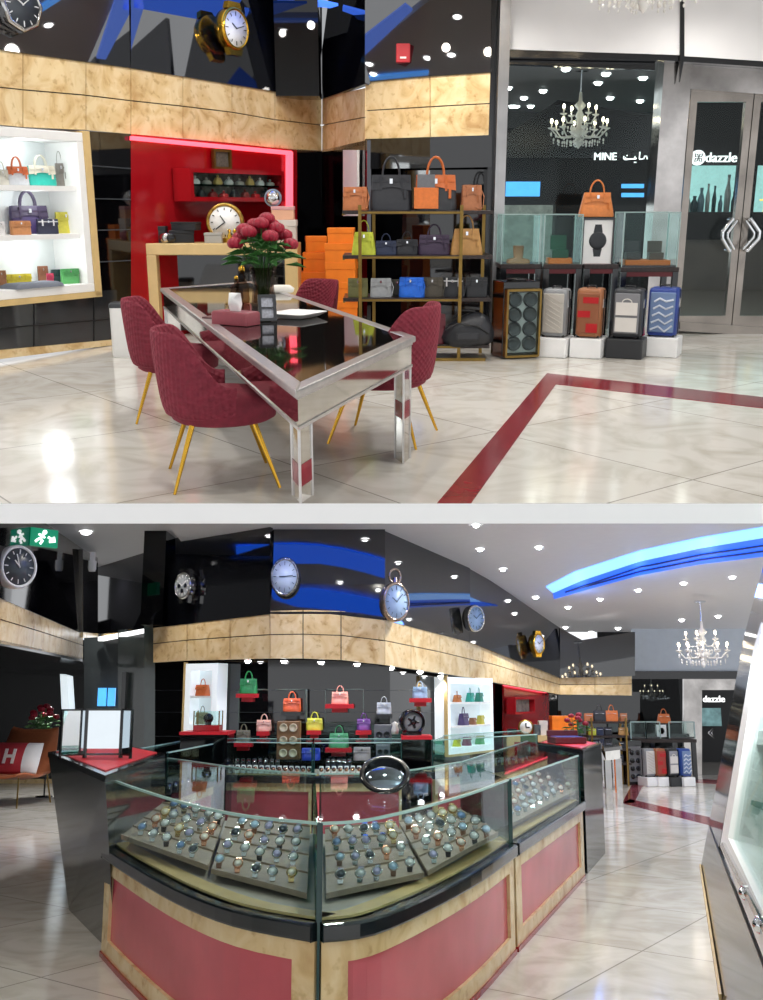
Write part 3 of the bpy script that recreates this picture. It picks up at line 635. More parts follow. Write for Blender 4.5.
def wbag(u, v, wp, hp, sh, col, label, style='tote', off=.2, W=None, **k):
    W = W or W1; P = W.pt(u, v, off); P.z = shz[sh]; m = R.mpp(P); return handbag(P, wp*m, hp*m, col, label, W.rz*.6, style, **k)
wbag(3, 186, 12, 23, 0, '#d8d4c8', 'cream handbag on the top cabinet shelf, cut by the left edge', col2='#c9c5b8')
wbag(18, 186, 22, 28, 0, '#c9ccd2', 'pale grey handbag with orange flap on the top cabinet shelf', col2='#cf6a3a')
wbag(42, 185, 28, 30, 0, '#27b0a0', 'turquoise handbag with cream flap on the top cabinet shelf', col2='#d8d2c0')
wbag(61, 185, 12, 34, 0, '#9a938c', 'slim taupe handbag beside the turquoise one on the top shelf', 'top')
wbag(72, 185, 13, 30, 0, '#1e7d66', 'dark green handbag at the right end of the top cabinet shelf', 'top')
wbag(30, 233, 38, 42, 1, '#4b3c6c', 'large purple handbag on the middle cabinet shelf', off=.3, col2='#453a55')
wbag(1, 235, 9, 20, 1, '#f0eeee', 'small white handbag on the middle shelf, cut by the left edge')
wbag(21, 236, 20, 14, 1, '#c98a56', 'small tan flap bag in front of the large purple bag', 'flap', off=.1)
wbag(48, 236, 21, 15, 1, '#2a2c44', 'small navy flap bag with white piping on the middle cabinet shelf', 'flap', off=.1, trim='#e8e8ea')
wbag(66, 236, 19, 21, 1, '#d8cf4e', 'yellow flap bag at the right end of the middle cabinet shelf', 'flap')
wbag(1, 279, 10, 18, 2, '#9b6a44', 'brown pouch at the left edge of the bottom cabinet shelf', 'flap')
wbag(18, 277, 25, 13, 2, '#d8c832', 'low yellow bag on the bottom cabinet shelf', 'flap')
wbag(43, 276, 10, 18, 2, '#8a5a40', 'small upright brown pouch on the bottom cabinet shelf', 'flap', off=.3)
wbag(50, 279, 7, 12, 2, '#d84a6c', 'small pink pouch on the bottom cabinet shelf', 'flap', off=.1)
wbag(63, 275, 24, 13, 2, '#1d3d3e', 'long dark teal clutch behind the green bag on the bottom shelf', 'flap', off=.32)
wbag(70, 279, 18, 15, 2, '#57a860', 'green flap bag with pale base on the bottom cabinet shelf', 'flap', off=.1, col2='#4c9c58')
P = W1.pt(32, 282, .05); P.z = shz[2]; a = MB(Matrix.Translation(P) @ Matrix.Rotation(W1.rz, 4, 'Z')); a.loft([rring(.62, .28, 0, .1), rring(.6, .26, .03, .1), rring(.5, .2, .05, .1)]); single(a, 'folded_scarf', paint('#6b707a', .8), 'folded grey scarf lying on the bottom cabinet shelf', 'scarf')
for k_, z_ in enumerate(shz): point(W1.pt(35, 200, .1) * Vector((1, 1, 0)) + Vector((0, 0, z_+.42)) if False else Vector((*W1.pt(35, 200, .12).xy, z_+.4)), 5, .15, (.93, .98, 1))

# ---- red niche wall pieces
P = W1b.pt(221, 170, -.04); k = R.mpp(P)
t = thing('framed_certificate', 'gilt framed certificate on the red wall above the red cabinet', 'picture frame', P, W1b.rz)
a = MB(); 
for (x0, x1, z0, z1) in ((-13, -10, 0, 20), (10, 13, 0, 20), (-10, 10, 0, 3), (-10, 10, 17, 20)): a.box(x0*k, x1*k, -.04, 0, z0*k, z1*k)
a.build('frame', darkbrass, t); a = MB(); a.box(-10*k, 10*k, -.015, 0, 3*k, 17*k); a.build('print', mat('certificate_print', '#6a665c', .4, var=.2, scale=30), t)
sA, zA = W1b.hit(171, 168); sB, _ = W1b.hit(266, 172); zB = W1b.hit(171, 200)[1]; zA2 = W1b.hit(266, 172)[1]; zB2 = W1b.hit(266, 203)[1]
zt, zb = (zA+zA2)/2, (zB+zB2)/2
t = bpy.data.objects.new('wall_vitrine', None); COL.objects.link(t); t.matrix_world = R.M @ W1b.M @ Matrix.Translation((sA, -.3, zb)); t['label'] = 'red framed glass wall cabinet of small models and figures in the red niche'; t['category'] = 'display cabinet'
w_, h_ = sB-sA, zt-zb; a = MB()
for (x0, x1, z0, z1) in ((0, .05, 0, h_), (w_-.05, w_, 0, h_), (.05, w_-.05, 0, .05), (.05, w_-.05, h_-.05, h_)): a.box(x0, x1, 0, .28, z0, z1)
a.build('frame', red, t); a = MB(); a.box(.05, w_-.05, .24, .28, .05, h_-.05); a.build('back_panel', mat('stone_look_back', '#8d857c', .6, var=.25, scale=14), t)
a = MB(); a.box(.05, w_-.05, .05, .24, h_*.5-.01, h_*.5+.01); a.build('glass_shelf', glassg, t); a = MB(); a.box(.05, w_-.05, .01, .02, .05, h_-.05); a.build('glass_front', glass, t)
cc = ['#c8202a', '#f2f2f0', '#2a2a2e', '#b9b4ac', '#8b2a2a', '#e0c070']
for j in range(16):
    x = .12 + (w_-.24)*j/15; lvl = j % 2; z_ = .05 if lvl == 0 else h_*.5+.01
    a = MB(W1b.M @ Matrix.Translation((sA+x, -.16, zb+z_))); q_ = min(1, (h_*.5-.07)/.2); a.loft([rring(.1, .08, 0, .3), rring(.12, .08, .05*q_, .3), rring(.06, .05, (.08+.03*(j % 3))*q_, .3)]); a.ball((0, 0, (.11+.03*(j % 3))*q_), .03*q_, 1, 6)
    single(a, 'figurine', paint(cc[j % 6]), 'small figure in the red wall cabinet', 'figurine', 'small figures in the red wall cabinet')

# ---- console
Pc = put(222, 243, 12.0); zc = 1.08; xl, xr = put(147, 243, 12.0).x, put(299, 243, 12.0).x
t = thing('console_table', 'cream gold console table with thick square legs before the red wall', 'console table', Vector(((xl+xr)/2, 12.0, 0)))
hw = (xr-xl)/2
a = MB(); a.box(-hw, hw, -.25, .3, zc-.13, zc); a.build('tabletop', gold_edge, t, bevel=.01)
for sx in (-1, 1): a = MB(); a.box(sx*hw-(.15 if sx > 0 else 0), sx*hw+(.15 if sx < 0 else 0), -.25, .3, 0, zc-.13); a.build('leg', gold_edge, t, bevel=.01)
a = MB(); a.box(-hw+.15, hw-.15, .15, .18, .05, zc-.13); a.build('back_panel', black, t)
Yc = 12.0
def on_console(u, z=zc): q = put(u, 243, Yc); q.z = z; return q
m_ = R.mpp(on_console(220))
Q = on_console(225); Q.y = 12.1
t = thing('desk_clock', 'round gold rimmed desk clock with white dial on the console', 'clock', Q); A = Matrix.Translation((0, 0, 19.5*m_)); r = 18.5*m_
a = MB(); a.lathe([(r*.3, -.05), (r, -.05), (r*1.02, 0), (r, .05), (r*.84, .05), (r*.82, .03), (r*.3, .03)], 36, A @ XY2XZ); a.build('case', mat('scalloped_gold', '#d9a94e', .25, .6, var=.25, scale=20), t)
a = MB(); a.lathe([(1e-5, .03), (r*.84, .03), (r*.84, .045), (1e-5, .045)], 36, A @ XY2XZ); a.build('dial', white, t)
a = MB()
for j in range(12): a.cbox((0, 0, 0), (r*.05, .006, r*.12), A @ Matrix.Rotation(j*PI/6, 4, 'Y') @ Matrix.Translation((0, -.048, r*.7)))
a.build('hour_markers', blacklac, t)
for nm, L, an in (('hour_hand', .45, -.6), ('minute_hand', .65, -2.2)): a = MB(); a.cbox((0, 0, 0), (r*.06, .006, r*L), A @ Matrix.Rotation(an, 4, 'Y') @ Matrix.Translation((0, -.056, r*L*.45))); a.build(nm, blacklac, t)
a = MB(); a.box(-r*.35, r*.35, -.07, .07, 0, .05); a.build('base', brass, t)
def simplebox(u, wp, hp, dp, col, label, name='gift_box', z=zc, y=None, lid=None, rz=0):
    q = on_console(u, z); 
    if y: q.y = y
    t = thing(name, label, name.replace('_', ' '), q, rz); w2, h2, d2 = wp*m_/2, hp*m_, dp*m_/2
    a = MB(); a.box(-w2, w2, -d2, d2, 0, h2*.72); a.build('body', paint(col), t, bevel=.006); a = MB(); a.box(-w2*1.04, w2*1.04, -d2*1.04, d2*1.04, h2*.72, h2); a.build('lid', paint(lid or col), t, bevel=.006); return t
simplebox(157, 21, 16, 14, '#17181b', 'black square watch box at the left end of the console', 'watch_box')
simplebox(182, 24, 12, 14, '#1b1d20', 'low black watch box beside the desk clock on the console', 'watch_box', rz=.2)
simplebox(187, 26, 8, 14, '#202226', 'upper black watch box, stacked and turned on the low black one', 'watch_box', z=zc+12*m_, rz=-.25)
for j, u in enumerate((167, 172)):
    q = on_console(u); q.y -= .12; a = MB(Matrix.Translation(q) @ Matrix.Rotation(.4, 4, 'Z')); a.lathe([(1e-5, -.11), (.05, -.11), (.06, 0), (.05, .11), (1e-5, .11)], 16, Matrix.Translation((0, 0, .06)) @ XY2XZ); single(a, 'watch_roll', blacklac if j else steel, ('black' if j else 'silver') + ' round watch roll on the console near the black boxes', 'watch roll')
simplebox(216, 17, 10, 9, '#a8a49c', 'small glassy grey box in front of the desk clock', 'watch_box', y=11.85)
simplebox(255, 18, 16, 12, '#3f4347', 'dark grey box at the right of the desk clock', 'watch_box')
simplebox(284, 26, 22, 16, '#cbbfb6', 'tall pale patterned gift box at the right end of the console', 'gift_box', lid='#d9cfc6')
simplebox(284, 22, 13, 14, '#e8b090', 'peach gift box on top of the pale gift box', 'gift_box', z=zc+22*m_, lid='#d9a0a0')
q = on_console(246); q.y = 11.82; t = thing('lidded_pot', 'small pink lidded pot on the console behind the roses', 'pot', q); a = MB(); a.lathe([(1e-5, 0), (.04, 0), (.065, .05), (.06, .09), (1e-5, .09)], 16); a.build('body', paint('#c27680'), t); a = MB(); a.lathe([(1e-5, .13), (.012, .125), (.02, .11), (.062, .09), (1e-5, .09)][::-1], 16); a.build('lid', paint('#c27680'), t)
for j, u in enumerate((232, 237)):
    q = on_console(u); q.y = 11.84; a = MB(Matrix.Translation(q)); a.lathe([(1e-5, 0), (.035, 0), (.015, .03), (.03, .08), (.012, .11), (.022, .14), (1e-5, .16)], 12); single(a, 'gold_figurine', brass, 'small gilt figure on the console, %s of the pair by the clock' % ('right' if j else 'left'), 'figurine')
q = on_console(276, zc+35*m_+.09); t = thing('silver_ball_ornament', 'grey and silver round ornament on top of the stacked gifts', 'ornament', q); a = MB(); a.ball((-.02, 0, .0), .085, 1, 12); a.build('ball', chrome, t); a = MB(); a.tube(arc(-.02, .0, .09, .09, 0, 2*PI, 20), .012, 6); a.build('ring', paint('#8790a0'), t)

# ---- orange boxes in stacks
ob = [(318, 305, 26, 4, .0), (344, 305, 25, 4, .2)]
stk = [(317, 12.4, 30, [20, 20, 18, 18, 15], 0), (342, 12.05, 29, [16, 18, 18, 18, 18, 14], .1)]
for si, (u, y, wp, hs, dz) in enumerate(stk):
    z_ = 0; q = put(u, 300, y, 0); mm = R.mpp(q)
    for j, h in enumerate(hs):
        w2 = (wp - (6 if j > 2 and si == 0 else 0) - (4 if j == len(hs)-1 else 0))*mm/2; hh = h*mm*1.02; q.z = z_
        t = thing('shoe_box', 'orange lidded box, %s from the floor in the %s stack' % (('first', 'second', 'third', 'fourth', 'fifth', 'sixth')[j], 'left' if si == 0 else 'right'), 'box', q.copy(), random.uniform(-.12, .12), 'stacked orange boxes')
        a = MB(); a.box(-w2, w2, -w2*.8, w2*.8, 0, hh*.7); a.build('body', orangebox, t, bevel=.004); a = MB(); a.box(-w2*1.03, w2*1.03, -w2*.83, w2*.83, hh*.66, hh); a.build('lid', orangebox, t, bevel=.004)
        z_ += hh

# ---- bag rack
t = thing('display_rack', 'brass framed rack with four dark shelves full of handbags', 'shelf rack', Vector(((put(418, 209, 10.3).x), 10.3, 0)))
xc = put(418, 209, 10.3).x; k = R.mpp(put(418, 250, 10.3)); X = lambda u: (u-418)*k
Zs = [1.45, 1.03, .62, .16]
for z_ in Zs:
    a = MB(); a.box(X(344), X(490), -.28, .28, z_-.035, z_); a.build('shelf', wood, t, bevel=.004)
for (u, yy) in ((361, -.29), (459, -.29), (374, .27), (486, .27)):
    a = MB(); a.box(X(u)-.016, X(u)+.016, yy-.016, yy+.016, 0, 1.5); a.build('post', darkbrass, t)
for z_ in Zs:
    a = MB(); a.box(X(361), X(459), -.3, -.285, z_-.03, z_-.01); a.box(X(344), X(344)+.02, -.28, .28, z_-.045, z_-.03); a.build('rail', darkbrass, t)
a = MB(); a.box(X(361), X(486), -.3, -.28, .0, .03); a.build('foot_rail', darkbrass, t)
def rb(u, sh, wp, hp, col, label, style='tote', yy=10.15, **kw):
    P = put(u, (209, 254, 293, 340)[sh], yy); P.z = Zs[sh]; m = R.mpp(P); return handbag(P, wp*m, hp*m, col, label, kw.pop('rz', 0), style, **kw)
rb(356, 0, 26, 23, '#c87a48', 'tan shoulder bag at the left end of the rack top shelf', 'strap', rz=-.2)
rb(391, 0, 42, 52, '#26282e', 'large black slouchy handbag on the rack top shelf', 'tote', d=.26)
tb = rb(435, 0, 42, 52, '#2b2d31', 'large handbag in orange and black blocks on the rack top shelf', 'tote', col2='#cf6a2a', d=.26)
P = put(427, 209, 10.15); a = MB(); w_ = 21*k; a.box(-w_+.0, w_*.12, -.137, -.11, .015, .21); a.build('orange_panel', leather('#e07832'), tb, bevel=.006); a = MB(); a.box(-w_*.85, -w_*.05, -.125, -.1, .2, .33); a.build('grey_panel', leather('#6d6f74'), tb)
rb(471, 0, 21, 25, '#b5734a', 'brown shoulder bag at the right end of the rack top shelf', 'strap', rz=.15)
rb(364, 1, 25, 34, '#c9d23c', 'lime yellow handbag on the second rack shelf', 'top')
rb(386, 1, 22, 21, '#1e2a48', 'navy handbag next to the lime one on the second rack shelf', 'tote')
rb(407, 1, 23, 23, '#15171f', 'black handbag in the middle of the second rack shelf', 'tote')
rb(434, 1, 32, 30, '#35233f', 'dark purple handbag on the second rack shelf', 'tote')
rb(466, 1, 33, 39, '#b98a4c', 'camel brown handbag with top handle on the second rack shelf', 'top')
rb(358, 2, 20, 19, '#6b6a3a', 'olive bag at the left end of the third rack shelf', 'flap')
rb(381, 2, 22, 19, '#9da0a2', 'light grey bag on the third rack shelf', 'strap')
rb(397, 2, 18, 16, '#4c4a3c', 'dark olive bag between the grey and the blue bags', 'strap', yy=10.35)
rb(412, 2, 26, 20, '#1f6fe0', 'bright blue bag on the third rack shelf', 'strap', rz=-.3)
rb(433, 2, 22, 20, '#4a4438', 'dark brown bag right of the bright blue bag', 'strap', rz=-.2)
rb(453, 2, 24, 20, '#23252a', 'black bag with white trim on the third rack shelf', 'strap', trim='#d8d8d8', rz=-.2)
rb(476, 2, 22, 20, '#1c1e22', 'plain black bag at the right end of the third rack shelf', 'flap')
rb(430, 3, 30, 30, '#6b1f2c', 'dark red bag low on the rack behind the chair', 'flap')
# soft black rucksack on the lowest shelf
P = put(465, 340, 10.1, Zs[3]); t = thing('soft_bag', 'slumped black soft bag on the lowest rack shelf', 'bag', P); a = MB()
a.loft([[(p[0]*(1+.05*math.sin(5*p[1]*20+k_)), p[1], p[2]+.02*math.sin(p[0]*18)) for p in rring(w_, d_, z_, .5, 5, cx=.02*k_)] for k_, (w_, d_, z_) in enumerate(((.42, .28, 0), (.5, .34, .05), (.48, .33, .14), (.4, .28, .22), (.3, .2, .28), (.12, .1, .3)))]); a.build('body', leather('#24262b'), t)
a = MB(); a.tube([(-.2, -.16, .16), (-.1, -.19, .22), (.1, -.19, .2), (.22, -.14, .12)], .012, 6); a.tube([(-.12, 0, .26), (-.05, -.05, .34), (.08, -.05, .33), (.12, 0, .25)], .012, 6); a.build('straps', leather('#17181b'), t)
a = MB(); a.box(-.1, .12, -.185, -.16, .06, .13); a.build('pocket', leather('#2b2d32'), t, bevel=.01)

# ---- watch winder cabinet
P = put(514, 352, 10.35, 0); k = R.mpp(P)
t = thing('watch_winder', 'black upright watch winder cabinet with round winders behind glass, beside the rack', 'watch winder', P, .28); w2, hh, d2 = 19*k, 74*k, .16
a = MB(); a.box(-w2, w2, -d2+.02, d2, 0, hh); a.build('body', blacklac, t, bevel=.008)
a = MB(); a.box(-w2*.86, w2*.86, -d2-.0, -d2+.03, hh*.08, hh*.86); a.build('grey_panel', paint('#b4b4b4'), t)
for r_ in range(4):
    for c in (-1, 1):
        a = MB(); a.lathe([(1e-5, 0), (.045, 0), (.06, .005), (.066, .03), (.066, 0), (.075, 0), (.075, -.01), (1e-5, -.01)], 20, Matrix.Translation((c*w2*.42, -d2-.012, hh*(.2+.19*r_))) @ XY2XZ); a.build('winder', paint('#3c3d40'), t)
a = MB(); a.box(-w2*.9, w2*.9, -d2-.05, -d2-.045, hh*.05, hh*.88); a.build('glass_door', glass, t)
a = MB(); 
for x in (-1, 1): a.box(x*w2*.9-.01, x*w2*.9+.01, -d2-.055, -d2+.02, hh*.03, hh*.9)
a.box(-w2*.9, w2*.9, -d2-.055, -d2+.02, hh*.88, hh*.91); a.box(-w2*.9, w2*.9, -d2-.055, -d2+.02, hh*.02, hh*.05); a.build('door_frame', darkbrass, t)
a = MB(); a.lathe([(1e-5, 0), (.1, 0), (.1, .02), (1e-5, .025)], 20, Matrix.Translation((0, 0, hh))); a.build('top_disc', blacklac, t)

# ---- suitcases
for (u, v, wp, hp, body, front, deco, pm, lab, pl) in (
    (555, 350, 31, 49, '#8b8d8f', '#b9b4ac', 'hatch', '#f1f1f0', 'grey cabin suitcase with pale crossed print, leftmost of the four', 'white plinth under the grey suitcase'),
    (588, 352, 31, 50, '#9b6440', '#8d5638', 'stripe', '#f1f1f0', 'brown cabin suitcase with red blocks', 'white plinth under the brown suitcase'),
    (625, 353, 36, 50, '#35373b', '#7d7e82', 'bag', '#2b2d30', 'black cabin suitcase printed with a white bag', 'black plinth under the black suitcase'),
    (663, 349, 36, 50, '#27408c', '#6f86ad', 'wave', '#f1f1f0', 'blue cabin suitcase with pale swirls in clear wrapping', 'white plinth under the blue suitcase')):
    P = put(u, v, 10.35, 0); k = R.mpp(P); P.y = 10.3 + (353-v)*.03
    plinth(P, wp*k*1.0, .34, .2, -.42, paint(pm), pl)
    P2 = P.copy(); P2.z = .2; suitcase(P2, wp*k*.8, hp*k*.97, .24, -.42, body, front, lab, deco)

# ---- glass cases on dark tables in the window
def glass_case(P, w, d, h, label, group='glass cases in the shop window'):
    t = thing('glass_case', label, 'glass case', P, 0, group); g = .012
    a = MB(); a.box(-w/2, w/2, -d/2, d/2, 0, .02); a.build('base', blacklac, t)
    for nm, (x0, x1, y0_, y1) in (('front_pane', (-w/2, w/2, -d/2, -d/2+g)), ('back_pane', (-w/2, w/2, d/2-g, d/2)), ('side_pane', (-w/2, -w/2+g, -d/2, d/2)), ('side_pane', (w/2-g, w/2, -d/2, d/2))):
        a = MB(); a.box(x0, x1, y0_, y1, .02, h-.012); a.build(nm, glass, t)
    a = MB(); a.box(-w/2, w/2, -d/2, d/2, h-.012, h); a.build('top_pane', glass, t)
    a = MB()
    for x in (-w/2, w/2):
        for y in (-d/2, d/2): a.box(x-.006, x+.006, y-.006, y+.006, 0, h)
    for y in (-d/2, d/2): a.box(-w/2, w/2, y-.006, y+.006, h-.008, h+.002)
    a.build('edge', glassg if False else paint('#9db5b2', .3), t); return t
yT = 11.45
for (u0, u1, vv, lab) in ((498, 538, 263, 'dark table under the left glass cases'), (540, 578, 263, 'dark table under the case with the green box'), (580, 614, 263, 'dark table under the framed watch picture'), (616, 673, 266, 'dark table with red line under the wide right glass case')):
    P = put((u0+u1)/2, vv, yT); k = R.mpp(P); zt = P.z; P.z = 0; t = thing('dark_table', lab, 'table', P); w2 = (u1-u0)*k/2
    a = MB(); a.box(-w2, w2, -.25, .25, zt-.05, zt); a.build('tabletop', wood, t, bevel=.005); a = MB(); a.box(-w2+.02, w2-.02, -.24, -.225, zt-.1, zt-.05); a.build('apron', paint('#5c1a20'), t)
    for sx in (-1, 1):
        for yy in (-.22, .22): a = MB(); a.box(sx*(w2-.035)-.03, sx*(w2-.035)+.03, yy-.03, yy+.03, 0, zt-.05); a.build('leg', blacklac, t)
zT = zt
def wincase(u0, u1, vt, vb, lab):
    P = put((u0+u1)/2, vb, yT); k = R.mpp(P); P.z = zT; return glass_case(P, (u1-u0)*k, .44, (vb-vt)*k*1.02, lab), P, k
wincase(499, 536, 212, 261, 'glass case with a bronze stand, nearest the bag rack'); P = put(518, 261, yT, zT+.02); a = MB(Matrix.Translation(P)); a.loft([rring(.26, .2, 0, .2), rring(.24, .18, .05, .2), rring(.1, .1, .07, .3), rring(.12, .1, .2, .3)]); single(a, 'watch_stand', mat('bronze_cloth', '#8a6748', .5), 'bronze coloured watch stand in the leftmost glass case', 'watch stand')
wincase(540, 577, 212, 261, 'glass case holding a green box on orange tray')
P = put(559, 258, yT, zT+.02); a = MB(Matrix.Translation(P)); a.loft([rring(.28, .24, 0, .1), rring(.26, .22, .07, .1)]); single(a, 'cushion', leather('#d5711f'), 'orange tray under the green box', 'cushion')
P.z += .07; t = thing('watch_box', 'dark green open watch box on an orange tray in the window', 'watch box', P); a = MB(); a.box(-.09, .09, -.08, .08, 0, .09); a.build('body', paint('#0e4d38'), t, bevel=.005); a = MB(); a.slab([Vector((-.09, .08, .09)), Vector((.09, .08, .09)), Vector((.09, .1, .24)), Vector((-.09, .1, .24))], (0, .02, 0)); a.build('lid', paint('#0e4d38'), t)
# framed watch picture
P = put(596.5, 258, yT-.15, zT); k = R.mpp(P); t = thing('framed_picture', 'black framed picture of a dark wristwatch on white, standing in the window', 'picture frame', P)
a = MB(); w2, hh = 16*k, 47*k
for q in ((-w2, -w2+.02, 0, hh), (w2-.02, w2, 0, hh), (-w2+.02, w2-.02, 0, .02), (-w2+.02, w2-.02, hh-.02, hh)): a.box(q[0], q[1], -.02, .02, q[2], q[3])
a.build('frame', blacklac, t); a = MB(); a.box(-w2+.02, w2-.02, -.005, .015, .02, hh-.02); a.build('mount', white, t)
a = MB(); cz = hh*.54; a.lathe([(.05, 0), (.085, 0), (.095, .006), (.085, .012), (.05, .012)], 24, Matrix.Translation((0, -.006, cz)) @ XY2XZ); a.lathe([(1e-5, 0), (.045, 0), (.045, .006), (1e-5, .006)], 16, Matrix.Translation((0, -.006, cz)) @ XY2XZ)
for s_ in (1, -1): a.slab([Vector((-.05, -.008, cz+s_*.085)), Vector((.05, -.008, cz+s_*.085)), Vector((.035, -.008, cz+s_*.17)), Vector((-.035, -.008, cz+s_*.17))], (0, .005, 0))
a.build('watch_drawing', paint('#2c2f33'), t); a = MB(); a.box(-w2*.8, w2*.8, -.03, -.02, .0, .035); a.build('red_plate', paint('#8c1f22'), t)
wincase(617, 671, 212, 263, 'wide glass case with orange tray and dark boxes, beside the steel column')
P = put(645, 258, yT, zT+.02); a = MB(Matrix.Translation(P)); a.loft([rring(.5, .3, 0, .05), rring(.5, .3, .05, .05)]); single(a, 'cushion', leather('#d8742a'), 'wide orange tray in the right glass case', 'cushion')
for u, c, l in ((632, '#3a3d40', 'dark grey watch box on the wide orange tray'), (655, '#514a44', 'brown grey watch box on the wide orange tray')):
    P = put(u, 258, yT, zT+.07); t = thing('watch_box', l, 'watch box', P); a = MB(); a.box(-.08, .08, -.06, .06, 0, .08); a.build('body', paint(c), t, bevel=.005); a = MB(); a.box(-.08, .08, .05, .07, .08, .2); a.build('lid', paint(c), t)
P = put(596, 212, yT+.02, zT+47*k+.01); handbag(P, 35*k, 36*k, '#d9813e', 'orange top-handle handbag standing on the cases in the window', 0, 'top')
handbag(put(633, 316, 11.9, .0), .3, .5, '#b3175a', 'magenta bag on the floor under the window tables', 0, 'top')
# chandeliers
P = R.y(578, 149, 15.0); chandelier(P, .93, 'reflected image of a crystal chandelier, hung beyond the shop window above the orange handbag', 8, .32)  # lit chandelier hung beyond the glass in place of a reflection
P = R.y(643, 14, 9.2); chandelier(P, 1.15, 'crystal chandelier of which only the lowest drops show at the top edge', 8, .5)

# ---- floor items
P = put(124, 356, 10.6, 0); P = R.z(124, 356, 0); t = thing('white_bin', 'white upright box on the floor between wall and velvet chair', 'bin', P); a = MB(); a.loft([rring(.17, .2, 0, .2), rring(.19, .22, .02, .2), rring(.19, .22, .5, .2)]); a.build('body', white, t); a = MB(); a.loft([rring(.2, .23, .5, .2), rring(.2, .23, .53, .2), rring(.17, .2, .55, .2)]); a.build('lid', paint('#3a3c40'), t)

# ---- mirrored table
ZT = .75
C4 = [R.z(160, 288, ZT), R.z(296, 391, ZT), R.z(416, 336, ZT), R.z(254, 281, ZT)]
cen = sum(C4, Vector()) / 4; t = thing('mirrored_table', 'long dining table clad in antique mirror with dark glass top', 'table', Vector((cen.x, cen.y, 0)))
L = [p - Vector((cen.x, cen.y, 0)) for p in C4]
def inset(ps, d):
    out = []; n = len(ps)
    for i in range(n):
        a_, b_, c_ = ps[i-1], ps[i], ps[(i+1) % n]; e1 = (b_-a_).normalized(); e2 = (c_-b_).normalized(); n1 = Vector((-e1.y, e1.x, 0)); n2 = Vector((-e2.y, e2.x, 0)); bis = (n1+n2).normalized(); out.append(b_ + bis * (d / max(.3, bis.dot(n1))))
    return out
def ringslab(mb, o, i, z0, z1):
    n = len(o)
    for k_ in range(n):
        j = (k_+1) % n; mb.slab([o[k_]*1+Vector((0, 0, 0)), o[j], i[j], i[k_]], (0, 0, z1-z0)) if False else mb.slab([Vector((p.x, p.y, z1)) for p in (o[k_], o[j], i[j], i[k_])], (0, 0, z0-z1))
I1 = inset(L, .075); a = MB(); ringslab(a, L, I1, ZT-.035, ZT); a.build('top_rim', silverrim, t, bevel=.008)
a = MB(); a.slab([Vector((p.x, p.y, ZT-.004)) for p in inset(L, .075)], (0, 0, -.02)); a.build('glass_top', mat('dark_mirror_top', '#4a4542', .04, .85, var=.12, scale=1.5), t)
a = MB(); ringslab(a, inset(L, .025), inset(L, .05), ZT-.17, ZT-.035); a.build('apron', mirror, t)
a = MB(); ringslab(a, inset(L, .018), inset(L, .03), ZT-.185, ZT-.17); ringslab(a, inset(L, .018), inset(L, .03), ZT-.05, ZT-.038); a.build('apron_beading', silverrim, t)
A2 = inset(L, .03)
for k_ in range(4):
    p, q, o_ = A2[k_], A2[k_-1], A2[(k_+1) % 4]; e1 = (o_-p).normalized()*.15; e2 = (q-p).normalized()*.15; zb = .0
    if k_ == 1: zb = .225
    base = [p, p+e1, p+e1+e2, p+e2]
    a = MB(); a.slab([Vector((s_.x, s_.y, ZT-.17)) for s_ in base], (0, 0, zb-ZT+.17)); lg = a.build('leg', mirror, t)
    a = MB(); cc_ = sum(base, Vector())/4
    for s_ in base: w_ = cc_ + (s_-cc_)*1.0; a.box(w_.x-.006, w_.x+.006, w_.y-.006, w_.y+.006, zb, ZT-.17)
    a.build('edge_beading', silverrim, lg)
    if k_ in (1, 2):
        a = MB(); c_ = [cc_ + (s_-cc_)*1.04 for s_ in base]; a.slab([Vector((s_.x, s_.y, .4 if k_ == 1 else .37)) for s_ in c_], (0, 0, -.1)); a.build('red_inset', stripe_m, lg)

# ---- chairs round the table
def chair_at(u, v, rz, s, label, z=.0):
    P = R.z(u, v, 0); return tub_chair(P, rz, label, s)
chair_at(223, 478, math.radians(-76), 1.06, 'maroon quilted tub chair nearest to the eye, left of the table')
chair_at(178, 415, math.radians(-80), 1.06, 'maroon quilted tub chair second along the left side of the table')
chair_at(384, 437, math.radians(74), 1.1, 'maroon velvet tub chair on the right side of the table, before the rack')
chair_at(311, 352, math.radians(140), .92, 'maroon velvet tub chair far behind the table, before the orange boxes')

# ---- things on the table
def ontab(u, v): return R.z(u, v, ZT)
P = ontab(236, 324); t = thing('tissue_box', 'maroon leather tissue box with a white tissue on the table', 'tissue box', P, -.55); a = MB(); a.loft([rring(.3, .15, 0, .1), rring(.3, .15, .075, .1), rring(.28, .13, .085, .1)]); a.build('body', leather('#8c3a44'), t)
a = MB(); a.loft([rring(.08, .02, .08, .5), rring(.1, .05, .13, .4), rring(.04, .1, .17, .4), rring(.09, .03, .2, .5)]); a.build('tissue', white, t)
bouquet(ontab(264, 306), .70, .27, 'crimson roses in a smoked glass vase on the mirrored table', 14)
P = ontab(268, 321); t = thing('photo_frame', 'small black upright frame with two white cards on the table', 'picture frame', P, .3, None, Matrix.Rotation(-.15, 4, 'X')); k = R.mpp(P); a = MB(); w2, hh = 9*k, 26*k
for q in ((-w2, -w2+.02, 0, hh), (w2-.02, w2, 0, hh), (-w2+.02, w2-.02, 0, .02), (-w2+.02, w2-.02, hh-.02, hh), (-w2+.02, w2-.02, hh*.47, hh*.53)): a.box(q[0], q[1], -.01, .01, q[2], q[3])
a.build('frame', blacklac, t); a = MB(); a.box(-w2+.02, w2-.02, 0, .01, .02, hh-.02); a.build('card', mat('printed_card', '#c8ccd6', .5, var=.15, scale=60), t)
